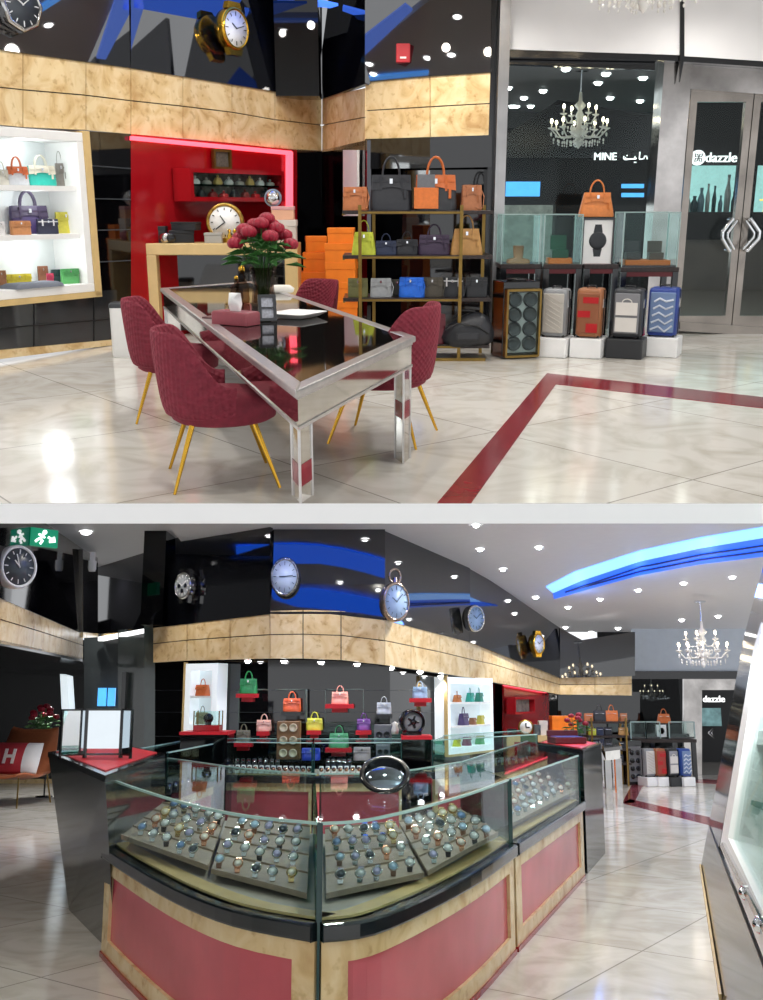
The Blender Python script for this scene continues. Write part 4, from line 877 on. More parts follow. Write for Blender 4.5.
P = ontab(297, 317); t = thing('tray', 'white square dish tray on the table right of the frame', 'tray', P, -.5); a = MB(); a.loft([rring(.2, .24, 0, .1), rring(.3, .34, .03, .1), rring(.31, .35, .035, .1), rring(.28, .32, .032, .1), rring(.2, .24, .01, .1)]); a.build('dish', white, t)
for (u, v, h, l) in ((243, 303, .3, 'tall cut glass decanter with gilt stopper on the table'), (237, 300, .2, 'short cut glass bottle beside the decanter')):
    P = ontab(u, v); t = thing('decanter', l, 'decanter', P); a = MB(); a.lathe([(1e-5, 0), (.05, 0), (.055, h*.1), (.05, h*.5), (.02, h*.62), (.018, h*.75), (.026, h*.78), (1e-5, h*.78)], 10, smooth=False); a.build('bottle', glassmat('bottle_glass_%d' % u, '#c9b8a8'), t); a = MB(); a.ball((0, 0, h*.88), h*.09, 1.2, 8); a.build('stopper', brass, t)
P = ontab(282, 292); a = MB(Matrix.Translation(P)); a.loft([rring(.2, .14, 0, .3), rring(.22, .16, .03, .3), rring(.15, .1, .06, .4)]); single(a, 'napkin', paint('#e3dfd6', .8), 'crumpled pale napkin on the table behind the roses', 'napkin')
P = ontab(225, 318); a = MB(Matrix.Translation(P) @ Matrix.Rotation(-.5, 4, 'Z')); a.box(-.12, .05, -.1, .1, 0, .012); single(a, 'notepad', paint('#6a4b4b'), 'thin dark notepad on the table left of the tissue box', 'notepad')

# =================================================================== LOWER ROOM
R = LO
CA, CB = 4.817, -.0889                       # sloping ceiling z = CA + CB*y
th_ = cam_pitch + UP.p                       # tilt of the storey above
def under(y):                                # underside of the storey above
    p = UP.M @ Vector((0, 5, -.125)); q = UP.M @ Vector((0, 10, -.125)); return p.z + (q.z-p.z)/(q.y-p.y)*(y-p.y)
def mir(W, u, v):
    W = W.S; r = R.ray(u, v); P = W.pt(u, v); q = r - 2 * r.dot(W.n) * W.n
    k = (CA + CB*P.y - P.z) / (q.z - CB*q.y); X = P + q*k
    if k > 0 and X.y > 8.7: X.z -= .012; return X, Matrix.Rotation(math.atan(CB), 4, 'X')
    s = (under(1)-under(0)); k = (under(0) + s*P.y - P.z) / (q.z - s*q.y); X = P + q*k; X.z -= .015
    return X, Matrix.Rotation(math.atan(s), 4, 'X')
def onceil(u, v):
    r = R.ray(u, v); t = (CA - R.H) / (r.z - CB*r.y); return Vector((0, 0, R.H)) + r*t
VL = Wall(plan(0, 9.8), plan(83, 14.6)); VM1 = Wall(plan(153, 13.6), plan(270, 12.6)); VM2 = Wall(plan(270, 12.6), plan(385, 12.6)); VM3 = Wall(plan(385, 12.6), plan(470, 14.8)); VM4 = Wall(plan(470, 14.8), plan(560, 19.5)); VM5 = Wall(plan(560, 19.5), plan(632, 19.8))
VA1 = Wall(plan(83, 14.6), plan(98, 17)); VA2 = Wall(plan(98, 17), plan(153, 15))
b = MB(); b.box(-9, 9, 1.5, 21, -.1, 0); struct(b, 'floor', floorL)
b = MB(); b.box(-1, 11, 21, 30, -.1, 0); struct(b, 'floor', MATS['mall_floor_stone'])
b = MB()
for q in ([(637, 775), (648, 776), (634, 803), (622, 803)], [(622, 803), (630, 799), (722, 820), (722, 828)], [(648, 776), (646, 779), (718, 784), (718, 780)]): b.slab([R.z(u, v, .004) for u, v in q], (0, 0, -.01))
struct(b, 'trim_1', stripe_m)
ceil_m = mat('white_sloping_ceiling', '#d9d9dc', .6, var=.01)
b = MB(); c0, c1 = CA+CB*8.7, CA+CB*21.4
b.slab([Vector((-2.7, 8.7, c0)), Vector((9, 8.7, c0)), Vector((9, 21.4, c1)), Vector((-2.7, 21.4, c1))], (0, 0, .08)); struct(b, 'ceiling', ceil_m)
b = MB(); b.box(-9, -2.6, 8.7, 18, 3.78, 3.86); struct(b, 'ceiling', ceil_m)
for w_ in (VL, VM1, VM2, VM3, VM4, VM5, VA1, VA2): w_.S = Lean(w_, 2.5, math.radians(0 if w_ in (VL, VA1, VA2) else -2 if w_ is VM1 else 4.5))
def soff(W, pts, name='wall_back'):
    return wallpoly(W.S, pts, black if W in (VL, VA1, VA2) else mat('black_mirror_panel_lower', '#07080c', .03, ior=1.95, var=.02), name, .06, -.01)
soff(VL, [(-40, 500), (45, 523), (83, 549), (83, 634), (0, 598), (-40, 580)], 'wall_left')
soff(VA1, [(83, 549), (98, 558), (98, 634), (83, 632)], 'wall_left')
soff(VA2, [(98, 558), (143, 528), (155, 530), (155, 630), (98, 634)])
b = MB(); p = R.y(144, 560, 13.4); q = R.y(166, 560, 13.4); b.box(p.x, q.x, 13.35, 14.5, R.y(150, 625, 13.4).z, 4); struct(b, 'wall_back', MATS['black_gloss_column'])
soff(VM1, [(153, 545), (225, 523), (270, 510), (270, 614), (153, 628)])
soff(VM2, [(270, 505), (385, 505), (385, 620), (330, 614), (270, 614)])
soff(VM3, [(385, 505), (420, 532), (470, 567), (470, 642), (385, 620)])
soff(VM4, [(470, 567), (509, 593), (560, 628), (560, 678), (470, 642)])
soff(VM5, [(560, 628), (582, 640), (632, 632), (635, 632), (635, 676), (560, 678)])
band([(VL, [(-40, 578, 632), (0, 595, 643.6), (42, 613, 651), (83, 631, 659.5)])], 'trim_3')
band([(VM1, [(153, 625, 662.5), (187, 620, 660.5), (230, 615, 659.5), (270, 611, 658.5)]), (VM2, [(270, 611, 658.5), (303, 610, 658.5), (341, 611, 660), (385, 616.5, 665)]), (VM3, [(385, 616.5, 665), (411, 623, 669), (440, 631, 673), (470, 641, 677.5)]), (VM4, [(470, 641, 677.5), (492, 646, 682), (525, 660, 688), (560, 675, 694.5)]), (VM5, [(560, 675, 694.5), (595, 674, 695), (632, 672.5, 695.5)])], 'trim_3')
band([(VA1, [(83, 632, 638), (98, 628, 637)]), (VA2, [(98, 628, 637), (153, 616, 627)])], 'trim_3', 1)
b = MB(); b.slab([VA2.pt(98, 637, -.1), VA2.pt(153, 627, -.1), VA2.pt(153, 630, -.1), VA2.pt(98, 641, -.1)], VA2.n*.1); single(b, 'light_strip', sign, 'white strip light over the grey glass panels of the left alcove', 'light strip')
# under the left bulkhead: black lid, then the recessed wall
b = MB(); z1 = VL.pt(40, 651.5).z - .02
b.slab([Vector((VL.pt(-40, 651).x, VL.pt(-40, 651).y, z1)), Vector((VL.pt(83, 651).x, VL.pt(83, 651).y, z1)), Vector((-5.6, 19.2, z1)), Vector((-9, 19.2, z1)), Vector((-8.5, 8.7, z1))], (0, 0, .05)); struct(b, 'ceiling', blacklac)
def qy(pts, y, m, name, th=.08): b = MB(); b.slab([R.y(u, v, y) for u, v in pts], (0, th, 0)); return struct(b, name, m)
qy([(-90, 600), (84, 640), (84, 790), (-90, 790)], 19.2, black, 'wall_left')
qy([(-90, 779), (70, 779), (70, 788), (-90, 788)], 19.1, gold, 'baseboard_left', .05)
greyp = mat('grey_backpainted_glass', '#4c5352', .08, ior=1.6, var=.05, scale=1)
qy([(84, 635), (120, 633), (120, 808), (84, 808)], 17.0, mat('dim_grey_panel', '#3a3f40', .2, var=.1, scale=1), 'wall_back')
qy([(118, 630), (147, 628), (147, 808), (118, 808)], 16.0, greyp, 'wall_back')
qy([(144, 622), (155, 622), (155, 815), (144, 815)], 13.9, mat('grey_green_pillar', '#3f4a48', .1, ior=1.6, var=.04), 'wall_back', .3)
for (u0, u1, l) in ((98, 107, 'left'), (108, 116, 'right')):
    P = R.y(u0, 706, 16.8); Q = R.y(u1, 688, 16.8); b = MB(); b.box(P.x, Q.x, 16.75, 16.8, P.z, Q.z); single(b, 'screen', screenb, 'glowing blue patch for a screen reflection in the grey alcove, the %s of two' % l, 'screen')  # glowing slabs stand in for blue screens reflected in the grey glass
P = R.y(121, 712, 15.8); Q = R.y(127, 672, 15.8); b = MB(); b.box(P.x, Q.x, 15.75, 15.9, 0, Q.z); single(b, 'black_post', blacklac, 'slim black upright post in the grey alcove behind the folding mirror', 'post')
b = MB(); b.slab([R.y(60, 674, 15.6), R.y(67, 676, 15.6), R.y(71, 742, 15.6), R.y(63, 738, 15.6)], (0, .3, 0)); single(b, 'panel_reflection', mat('reflected_white_glow', '#e6f2f8', .4, emit=.7), 'narrow glowing slab for a white panel reflection on the dark wall behind the folding mirror', 'reflection')  # glowing slab put in for the reflection of a white panel
# black walls below the bands
def lw(W, u0, u1, vt0, vt1, m=black, off=.25, vb=860): return wallpoly(W, [(u0, vt0), (u1, vt1), (u1, vb), (u0, vb)], m, 'wall_back', .06, off)
lw(VM1, 150, 272, 658, 655); lw(VM2, 268, 390, 655, 662); lw(VM3, 383, 470, 662, 675, vb=830); lw(VM4, 470, 562, 675, 692, off=.3, vb=790); lw(VM5, 558, 640, 690, 692, off=.5, vb=776)
b = MB()
for W, u0, u1 in ((VM1, 153, 270), (VM2, 270, 385), (VM3, 385, 470)):
    for v in (690, 712, 736):
        b.slab([W.pt(u0, v, .24), W.pt(u1, v, .24), W.pt(u1, v+.5, .24), W.pt(u0, v+.5, .24)], W.n*.03)
struct(b, 'trim_4', paint('#2c3034'))
b = MB()
for W, (u0, u1), (v0, v1) in ((VM1, (238, 305), (689, 722)), (VM2, (325, 363), (689, 722))):
    for q in ([(u0, v0), (u1, v0), (u1, v0+.8), (u0, v0+.8)], [(u0, v1), (u1, v1), (u1, v1+.8), (u0, v1+.8)], [(u0, v0), (u0+.8, v0), (u0+.8, v1), (u0, v1)], [(u1, v0), (u1+.8, v0), (u1+.8, v1), (u1, v1)]): b.slab([W.pt(u, v, .235) for u, v in q], W.n*.03)
struct(b, 'trim_5', paint('#4a5552'))
# underside of bands: small wall washers
for j, (W, u, v) in enumerate(((VM1, 248, 660), (VM2, 284, 660), (VM2, 321, 661), (VM2, 357, 663), (VM3, 391, 667), (VM3, 420, 671), (VM3, 441, 675))):
    P = W.pt(u, v, .12); P.z -= .02; downlight(P, 'small spotlight under the gold band, %s from the left' % ('first', 'second', 'third', 'fourth', 'fifth', 'sixth', 'seventh')[j], .04)
    spot(P - Vector((0, .1, .05)), 16, 110, .04, (1, .97, .93))
# coves + downlights: mirrored ones
def mcove(W, pts, m, label):
    P = [mir(W, u, v)[0] for u, v in pts]; b = MB(); b.slab(P, (0, 0, -.02)); single(b, 'cove_light', m, label, 'cove light')
def hidden(P): return P.y < 4 or CY - F*math.tan(math.atan((P.z-R.H)/P.y)+R.p) < 524
def strip_cove(W, top, bot, m, label):
    if not all(hidden(mir(W, *q)[0]) for q in top+bot): print('skip', label); return
    b = MB()
    for (a0, a1), (b0, b1) in zip(zip(top, top[1:]), zip(bot, bot[1:])):
        b.slab([mir(W, *q)[0] for q in (a0, a1, b1, b0)], (0, 0, -.02))
    single(b, 'cove_light', m, label, 'cove light')
strip_cove(VM1, [(237, 545.5), (254, 544), (270, 542.7)], [(237, 572), (254, 567), (270, 563.5)], blue, 'blue cove light mirrored at the left end of the lower black soffit')
strip_cove(VM2, [(270, 542.7), (295, 542.5), (320, 544), (345, 548), (369, 553.6), (385, 558.5)], [(270, 563.5), (295, 562), (320, 562), (345, 566), (369, 572), (385, 577)], blue, 'long curved blue cove light mirrored above the round clock')
strip_cove(VM2, [(270, 588.5), (290, 588), (312, 587), (345, 592), (383, 600)], [(274, 598), (296, 605), (333, 608.5), (360, 611.5), (383, 615)], blue, 'second blue cove light mirrored just above the gold band')
strip_cove(VM3, [(385, 558.5), (410, 568), (434, 582)], [(385, 577), (402, 582), (428, 592)], blue, 'blue cove light mirrored behind the pocket watch clock')
strip_cove(VM4, [(478, 603), (500, 607), (533, 627)], [(478, 610), (500, 615), (533, 635)], blue, 'blue cove light mirrored between the two clocks on the right')
for (W, u, v) in ((VM1, 255, 584), (VM2, 340, 582), (VM2, 378, 589), (VM1, 210, 591), (VM1, 170, 600), (VM1, 187, 616), (VM1, 222, 610.5), (VM3, 415, 600), (VM3, 429.5, 618), (VM3, 450, 576), (VM3, 451, 603.6), (VM4, 474, 590), (VM4, 505.6, 610), (VM4, 520, 628), (VM1, 269.5, 535), (VM2, 318.6, 532.5), (VM2, 365, 539), (VL, 57, 553), (VA2, 126, 565), (VL, 34, 575), (VM5, 600, 651), (VM5, 586, 664), (VM5, 620, 662), (VM5, 575, 650)):
    P, T = mir(W, u, v)
    if abs(P.x) < 8.5 and P.y > 5 and hidden(P):
        t = downlight(P, 'round ceiling downlight of the lower room, mirrored in the black soffit', .05); t.matrix_world = R.M @ Matrix.Translation(P) @ T
for (u, v) in ((476, 525), (480, 549), (539, 547), (503, 569), (535.6, 597), (568, 607), (600, 599), (638, 590), (683.5, 583), (732, 577), (565.5, 627), (591, 632), (618, 628), (681.6, 619.7), (718, 616)):
    P = onceil(u, v); t = downlight(P - Vector((0, 0, .005)), 'round downlight in the sloping white ceiling of the lower room', .03 + .001*P.y); t.matrix_world = R.M @ Matrix.Translation(P - Vector((0, 0, .01))) @ Matrix.Rotation(math.atan(CB), 4, 'X')
P = R.y(86, 532, 11.0); r_ = R.ray(86, 532); P = Vector((0, 0, R.H)) + r_*((3.77-R.H)/r_.z); downlight(P, 'single round downlight in the small white ceiling triangle at top left', .07)
def ccove(top, bot, m, label):
    b = MB()
    for (a0, a1), (b0, b1) in zip(zip(top, top[1:]), zip(bot, bot[1:])): b.slab([onceil(*q) - Vector((0, 0, .02)) for q in (a0, a1, b1, b0)], (0, 0, .015))
    single(b, 'cove_light', m, label, 'cove light')
ccove([(546, 586), (575, 571), (640, 550), (700, 537), (790, 522)], [(553, 592), (580, 580), (640, 560), (700, 547), (790, 532)], mat('ice_blue_cove_light', '#7fb6ff', .4, emit=1.5, var=0), 'broad pale blue light line sweeping across the white ceiling')
ccove([(553, 592), (580, 580), (640, 560), (700, 547), (790, 532)], [(554, 598), (582, 590), (640, 574), (700, 563), (790, 552)], mat('royal_blue_cove_light', '#2a66e8', .4, emit=.9, var=0), 'deeper blue lower step of the ceiling light cove')
b = MB()
for k_ in (.35, .65):
    tp = [(565, 590), (640, 560+14*k_), (700, 547+16*k_), (790, 532+20*k_)]
    for a0, a1 in zip(tp, tp[1:]): b.slab([onceil(*q) - Vector((0, 0, .035)) for q in (a0, a1, (a1[0], a1[1]+1.2), (a0[0], a0[1]+1.2))], (0, 0, .01))
struct(b, 'trim_6', mat('blue_tinted_louvre', '#1f3f9a', .4))
for u, v in ((580, 590), (640, 572), (710, 557)):
    P = onceil(u, v); point(P - Vector((0, 0, .35)), 7, .1, (.12, .3, 1))  # added points that carry the blue cove's glow into the room

# storefront, far right
YS = 21.0
def fy(pts, y, m, name, th=.1): return qy(pts, y, m, name, th)
fy([(632, 628), (750, 628), (750, 672), (632, 672)], YS-.05, mat('pale_blue_plaster', '#c3ccd6', .6, var=.02), 'wall_back')
fy([(632, 671), (750, 671), (750, 679), (632, 679)], YS-.1, blacklac, 'trim_9')
fy([(684, 679), (702, 679), (702, 778), (684, 778)], YS-.1, MATS['polished_rippled_steel'], 'wall_back')
fy([(702, 679), (750, 679), (750, 690), (702, 690)], YS-.05, MATS['polished_rippled_steel'], 'wall_back')
b = MB(); p, q = R.y(632, 679, YS), R.y(684, 770, YS); b.box(p.x, q.x, YS, YS+.03, 0, p.z); struct(b, 'window_1', dglass)
o, (x0, x1, z0, z1) = frame_y(703, 742, 690, 773, YS, .08, steeld, 'door_3', 3, 3, 4)
g = MB(); g.box(x0, x1, YS+.02, YS+.05, z0, z1); g.build('glass_pane', dglass, o)
P = R.y(714, 733, YS-.1); t = thing('door_pull', 'small diamond shaped chrome pull on the far glass door', 'door handle', P); k = R.mpp(P); a = MB(); a.tube([(-6*k, 0, 0), (0, 0, 5.5*k), (6*k, 0, 0), (0, 0, -5.5*k)], .02, 6, closed=True); a.build('pull_bar', chrome, t); a = MB(); a.tube([(-3*k, 0, 0), (0, 0, 3*k), (3*k, 0, 0), (0, 0, -3*k)], .015, 6, closed=True); a.build('inner_bar', chrome, t)
b = MB(); p, q = R.y(600, 690, 25), R.y(790, 690, 25); b.box(p.x, q.x, 25, 25.1, 0, 4.2); struct(b, 'wall_back', mf)
b = MB(); b.box(1, 11, 21.1, 27, 3.9, 4.0); struct(b, 'ceiling', MATS['mall_ceiling_grey'])
t = thing('shop_sign', 'tiny lit MINE sign with Arabic lettering in the far window of the lower photo', 'sign', R.y(649, 699, 24)); k = R.mpp(R.y(650, 699, 24)); textmesh('MINE', 5.5*k, .02, 'latin_lettering', sign, t, bold=.0)
a = MB()
for s_ in st: a.tube([(x*k*.5-5*k, -.02, z*k*.5) for x, z in s_], .35*k, 5)
a.build('arabic_lettering', sign, t)
t = thing('shop_sign', 'lit dazzle sign with round emblem seen small through the far door', 'sign', R.y(708, 702, 24)); textmesh('dazzle', 9*k, .02, 'lettering', sign, t, Matrix.Translation((6*k, 0, 0)), bold=.0)
a = MB(); a.lathe([(4.8*k, 0), (4.8*k, .05), (1e-5, .05), (1e-5, 0)][::-1], 24, Matrix.Translation((-14*k, 0, 3*k)) @ XY2XZ); a.build('emblem_disc', sign, t)
a = MB()
for j in range(4):
    M = Matrix.Translation((-14*k, -.07, 3*k)) @ Matrix.Rotation(PI/4+j*PI/2, 4, 'Y'); a.tube([M @ Vector((0, 0, .4*k)), M @ Vector((1*k, 0, 2*k)), M @ Vector((0, 0, 3.5*k)), M @ Vector((-1*k, 0, 2*k))], .4*k, 5, closed=True)
a.build('emblem_knot', blacklac, t)
P, Q = R.y(699, 726, 24.8), R.y(720, 708, 24.8); b = MB(); b.box(P.x, Q.x, 24.75, 24.8, P.z, Q.z); single(b, 'lit_showcase', mat('dim_lit_showcase', '#7fa9ac', .4, emit=.35, var=.4, scale=5), 'dim lit showcase glowing under the far dazzle sign', 'display case')
chandelier(R.y(704, 668, 17.2), .98, 'crystal chandelier hanging whole from the white ceiling in the lower photo', 10, .36)
chandelier(R.y(652, 702, 23.5), .62, 'small reflected image of the chandelier, hung beyond the far window above the MINE sign', 6, .2)  # added beyond the glass, stands in for the room chandelier's reflection
P = R.y(600, 748, 19.2)
# far window: cases, tables, bag, picture, suitcases
def tinycase(u0, u1, vt, vb, y, lab):
    P = R.y((u0+u1)/2, vb, y); k = R.mpp(P); w2 = (u1-u0)*k/2; t = thing('glass_case', lab, 'glass case', P); h = (vb-vt)*k
    a = MB(); a.box(-w2, w2, -.25, .25, 0, .03); a.box(-w2*.7, w2*.7, -.15, .15, .03, .09); a.build('base', blacklac, t)
    a = MB(); a.box(-w2, w2, -.25, -.24, .03, h); a.box(-w2, w2, .24, .25, .03, h); a.box(-w2, w2, -.25, .25, h-.01, h); a.build('panes', glass, t)
    a = MB()
    for x in (-w2, w2): a.box(x-.01, x+.01, -.26, -.24, 0, h)
    a.box(-w2, w2, -.26, -.24, h-.01, h+.01); a.build('edge', paint('#9db5b2', .3), t)
for u0, u1, l in ((628, 643, 'far glass case nearest the rack in the lower photo'), (643, 657, 'second far glass case from the rack in the lower photo'), (666, 691, 'wide far glass case beside the steel column in the lower photo')): tinycase(u0, u1, 722, 738, 20.0, l)
P = R.y(661.5, 738, 19.95); k = R.mpp(P); t = thing('framed_picture', 'small framed picture of a watch in the far window', 'picture frame', P); a = MB(); a.box(-5.5*k, 5.5*k, -.02, .02, 0, 14*k); a.build('frame', blacklac, t); a = MB(); a.box(-4.8*k, 4.8*k, -.03, -.02, 1*k, 13*k); a.build('mount', white, t); a = MB(); a.lathe([(1e-5, 0), (.055, 0), (.055, .01), (1e-5, .01)], 16, Matrix.Translation((0, -.03, 7*k)) @ XY2XZ); a.box(-.03, .03, -.04, -.031, 4*k, 10*k); a.build('watch_drawing', blacklac, t)
handbag(R.y(664, 723, 20), 14*k, 14*k, '#c9682c', 'small orange handbag on the cases in the far window', 0, 'top', tiny=True)
P = R.y(660, 741, 19.95); t = thing('dark_table', 'long dark table under the far glass cases in the lower photo', 'table', Vector((P.x, P.y, 0))); zt = R.y(660, 738.5, 20).z; w2 = 32*k
a = MB(); a.box(-w2, w2, -.3, .3, zt-.06, zt); a.build('tabletop', wood, t)
for x in (-w2+.05, -w2*.35, w2*.35, w2-.05): a = MB(); a.box(x-.04, x+.04, -.28, -.2, 0, zt-.06); a.build('leg', blacklac, t)
for (u, body, front, deco, pm, l) in ((648, '#8b8d8f', '#c9c6c0', 'hatch', '#f1f1f0', 'grey'), (659, '#8d5638', '#a03a30', 'stripe', '#f1f1f0', 'brown and red'), (671, '#2b2d30', '#8f9094', 'bag', '#2b2d30', 'black'), (684, '#2c4a90', '#6f86ad', 'wave', '#f1f1f0', 'blue')):
    P = R.y(u, 773, 19.4); P.z = 0; P.y = 18.6; P.x *= 18.6/19.4; plinth(P, .24, .34, .16, .3, paint(pm), 'low plinth under the far %s suitcase of the lower photo' % l)
    P2 = P.copy(); P2.z = .16; suitcase(P2, .21, .5, .2, .3, body, front, 'far small %s cabin suitcase of the lower photo' % l, deco)
P = R.y(632, 770, 18.9); P.z = 0; t = thing('watch_winder', 'far small black watch winder cabinet of the lower photo', 'watch winder', P, .2); a = MB(); a.box(-.14, .14, -.14, .14, 0, .78); a.build('body', blacklac, t); a = MB(); a.box(-.12, .12, -.15, -.14, .06, .68); a.build('grey_panel', paint('#77787a'), t)
for r_ in range(4):
    for c in (-1, 1): a = MB(); a.lathe([(1e-5, 0), (.045, 0), (.045, .01), (1e-5, .01)], 14, Matrix.Translation((c*.055, -.15, .15+.14*r_)) @ XY2XZ); a.build('winder', blacklac, t)
# far bag rack
P = R.y(607, 748, 18.7); k = R.mpp(P); P.z = 0; t = thing('display_rack', 'far brass rack full of handbags in the lower photo', 'shelf rack', P)
zr = [R.y(607, v, 18.7).z for v in (721, 735, 748, 762)]
for z_ in zr:
    a = MB(); a.box(-21*k, 21*k, -.22, .22, z_-.04, z_); a.build('shelf', wood, t)
for x in (-17, 17):
    for yy in (-.22, .22): a = MB(); a.box(x*k-.015, x*k+.015, yy-.015, yy+.015, 0, zr[0]+.06); a.build('post', darkbrass, t)
for (u, sh, w_, h_, c, n_) in ((589, 0, 9, 8, '#c87a48', 'tan'), (600, 0, 13, 16, '#26282e', 'large black'), (612, 0, 13, 16, '#e07832', 'orange and black'), (624, 0, 7, 8, '#b5734a', 'brown'), (592, 1, 8, 10, '#c9d23c', 'lime'), (600, 1, 7, 8, '#1e2a48', 'navy'), (608, 1, 8, 8, '#15171f', 'black'), (623, 1, 10, 12, '#b98a4c', 'camel'), (594, 2, 7, 7, '#9da0a2', 'light grey'), (603, 2, 8, 7, '#1f6fe0', 'blue'), (612, 2, 7, 7, '#4a4438', 'dark brown'), (621, 2, 8, 7, '#23252a', 'dark'), (616, 3, 12, 8, '#24262b', 'slumped black')):
    Q = R.y(u, 730, 18.6); Q.z = zr[sh]; handbag(Q, w_*k, h_*k, c, '%s handbag on the %s shelf of the far rack' % (n_, ('top', 'second', 'third', 'lowest')[sh]), 0, 'tote' if h_ > 9 else 'flap', tiny=True)
# red niche far
wallpoly(VM4, [(504, 683), (549, 691), (549, 752), (504, 750)], red, 'wall_back', .03, .2)
b = MB(); b.slab([VM4.pt(u, v, .12) for u, v in ((505, 683), (547, 691), (547, 693), (505, 685.5))], VM4.n*.04); single(b, 'light_strip', pinkneon, 'faint pink light strip over the far red niche of the lower photo', 'light strip')
t = thing('wall_vitrine', 'far small framed wall cabinet of figures in the red niche', 'display cabinet', VM4.pt(526, 714, -.05), VM4.rz); k = R.mpp(VM4.pt(526, 714)); a = MB(); L2 = .6
a.box(-L2, L2, 0, .15, 0, .04); a.box(-L2, L2, 0, .15, .24, .28); a.box(-L2, -L2+.05, 0, .15, .04, .24); a.box(L2-.05, L2, 0, .15, .04, .24); a.build('frame', red, t); a = MB(); a.box(-L2+.05, L2-.05, .1, .14, .04, .24); a.build('back_panel', MATS['stone_look_back'], t)
P = R.y(527, 735, 16.6); zc2 = P.z; k = R.mpp(P); t = thing('console_table', 'far cream gold console table before the red niche', 'console table', Vector((P.x, P.y, 0))); hw = 22*k
a = MB(); a.box(-hw, hw, -.2, .25, zc2-.1, zc2); a.build('tabletop', gold_edge, t)
for sx in (-1, 1): a = MB(); a.box(sx*hw-(.12 if sx > 0 else 0), sx*hw+(.12 if sx < 0 else 0), -.2, .25, 0, zc2-.1); a.build('leg', gold_edge, t)
Q = Vector((P.x-.02, P.y, zc2)); t = thing('desk_clock', 'far round desk clock on the console of the red niche', 'clock', Q); r = 7.5*k; a = MB(); a.lathe([(r*.3, -.04), (r, -.04), (r, .04), (r*.3, .04)], 24, Matrix.Translation((0, 0, r)) @ XY2XZ); a.build('case', MATS['scalloped_gold'], t); a = MB(); a.lathe([(1e-5, .03), (r*.82, .03), (r*.82, .045), (1e-5, .045)], 24, Matrix.Translation((0, 0, r)) @ XY2XZ); a.build('dial', white, t); a = MB(); a.box(-.01, .01, -.055, -.046, r, r*1.6); a.box(0, r*.5, -.055, -.046, r-.01, r+.01); a.build('hands', blacklac, t)
for (u, w_, h_, c, l) in ((512, 8, 6, '#17181b', 'far black box at the left of the far desk clock'), (537, 6, 10, '#5a5f63', 'far dark box at the right of the far desk clock'), (543, 8, 14, '#d9cfc6', 'far pale gift box at the right end of the far console')):
    Q = R.y(u, 735, 16.6); Q.z = zc2; t = thing('gift_box', l, 'box', Q); a = MB(); a.box(-w_*k/2, w_*k/2, -.08, .08, 0, h_*k*.7); a.build('body', paint(c), t); a = MB(); a.box(-w_*k*.53, w_*k*.53, -.085, .085, h_*k*.7, h_*k); a.build('lid', paint(c), t)
Q = R.y(558, 745, 16.9); Q.z = 0
for j, (du, wv) in enumerate(((-2, 13), (9, 12))):
    Q = R.y(560+du, 745, 17.5); k = R.mpp(Q); zz = 0
    for i, h in enumerate((.3, .28, .25, .22, .2)):
        q = Q.copy(); q.z = zz; t = thing('shoe_box', 'orange box of the far stacks, %s from the floor, %s stack' % (('first', 'second', 'third', 'fourth', 'fifth')[i], ('left', 'right')[j]), 'box', q, .1*j, 'far orange boxes of the lower room'); a = MB(); a.box(-wv*k/2, wv*k/2, -.15, .15, 0, h*.7); a.build('body', orangebox, t); a = MB(); a.box(-wv*k*.52, wv*k*.52, -.16, .16, h*.7, h); a.build('lid', orangebox, t); zz += h
bouquet(R.y(577, 752, 15.5), .6, .2, 'far bunch of dark red roses in front of the rack in the lower photo', 7)
# small mirrored table
tq = [R.y(604, 747, 14.6), R.y(622, 747, 15.2), R.y(616, 742, 18.0), R.y(599, 742, 17.4)]; zt = .86; c_ = sum(tq, Vector())/4; t = thing('mirrored_table', 'end of the mirrored table seen beyond the black pedestal', 'table', Vector((c_.x, c_.y, 0)))
L = [Vector((p.x-c_.x, p.y-c_.y, 0)) for p in tq]; a = MB(); a.slab([Vector((p.x, p.y, zt)) for p in L], (0, 0, -.05)); a.build('top', MATS['dark_mirror_top'], t)
a = MB(); I_ = inset(L, .03); ringslab(a, I_, inset(L, .05), zt-.18, zt-.05); a.build('apron', mirror, t)
for p in inset(L, .07): a = MB(); a.box(p.x-.045, p.x+.045, p.y-.045, p.y+.045, 0, zt-.18); a.build('leg', mirror, t)

b = MB(); b.box(-8.1, -8.0, 2, 19.3, 0, 4.2); struct(b, 'wall_left', mat('charcoal_panel', '#1c1e20', .3))  # unseen side wall, added dark to cut white reflections
# ---- right wall with white display case
class Pl:
    def __init__(s, a, b_, c): s.a = a; s.n = (b_-a).cross(c-a).normalized(); s.n = s.n if s.n.x > 0 else -s.n
    def pt(s, u, v, off=0.0):
        r = R.ray(u, v); o = Vector((0, 0, R.H)); p0 = s.a + s.n*off; return o + r*((p0-o).dot(s.n)/r.dot(s.n))
WR = Pl(R.z(701, 868), R.z(722, 1000), R.y(745, 628, R.z(701, 868).y))
def rp(pts, m, name, off=0.0, th=.05, fn=struct, **k):
    b = MB(); b.slab([WR.pt(u, v, off) for u, v in pts], WR.n*th); return fn(b, name, m, **k)
rp([(745, 632), (765, 590), (800, 540), (800, 700), (756, 650), (719, 850), (800, 1040), (800, 1100), (722, 1000), (701, 866)], greypan, 'wall_right')
rp([(745, 632), (765, 560), (800, 470), (800, 560), (757, 640), (719, 848), (708, 830)], mat('near_black_gloss', '#101213', .08, ior=1.7), 'wall_right', -.004, .02)
b = MB(); 
for p, q in (((709, 826), (800, 1062)), ):
    b.slab([WR.pt(p[0], p[1], -.012), WR.pt(q[0], q[1], -.012), WR.pt(q[0], q[1]+3, -.012), WR.pt(p[0], p[1]+1, -.012)], WR.n*.02)
struct(b, 'trim_7', paint('#060606'))
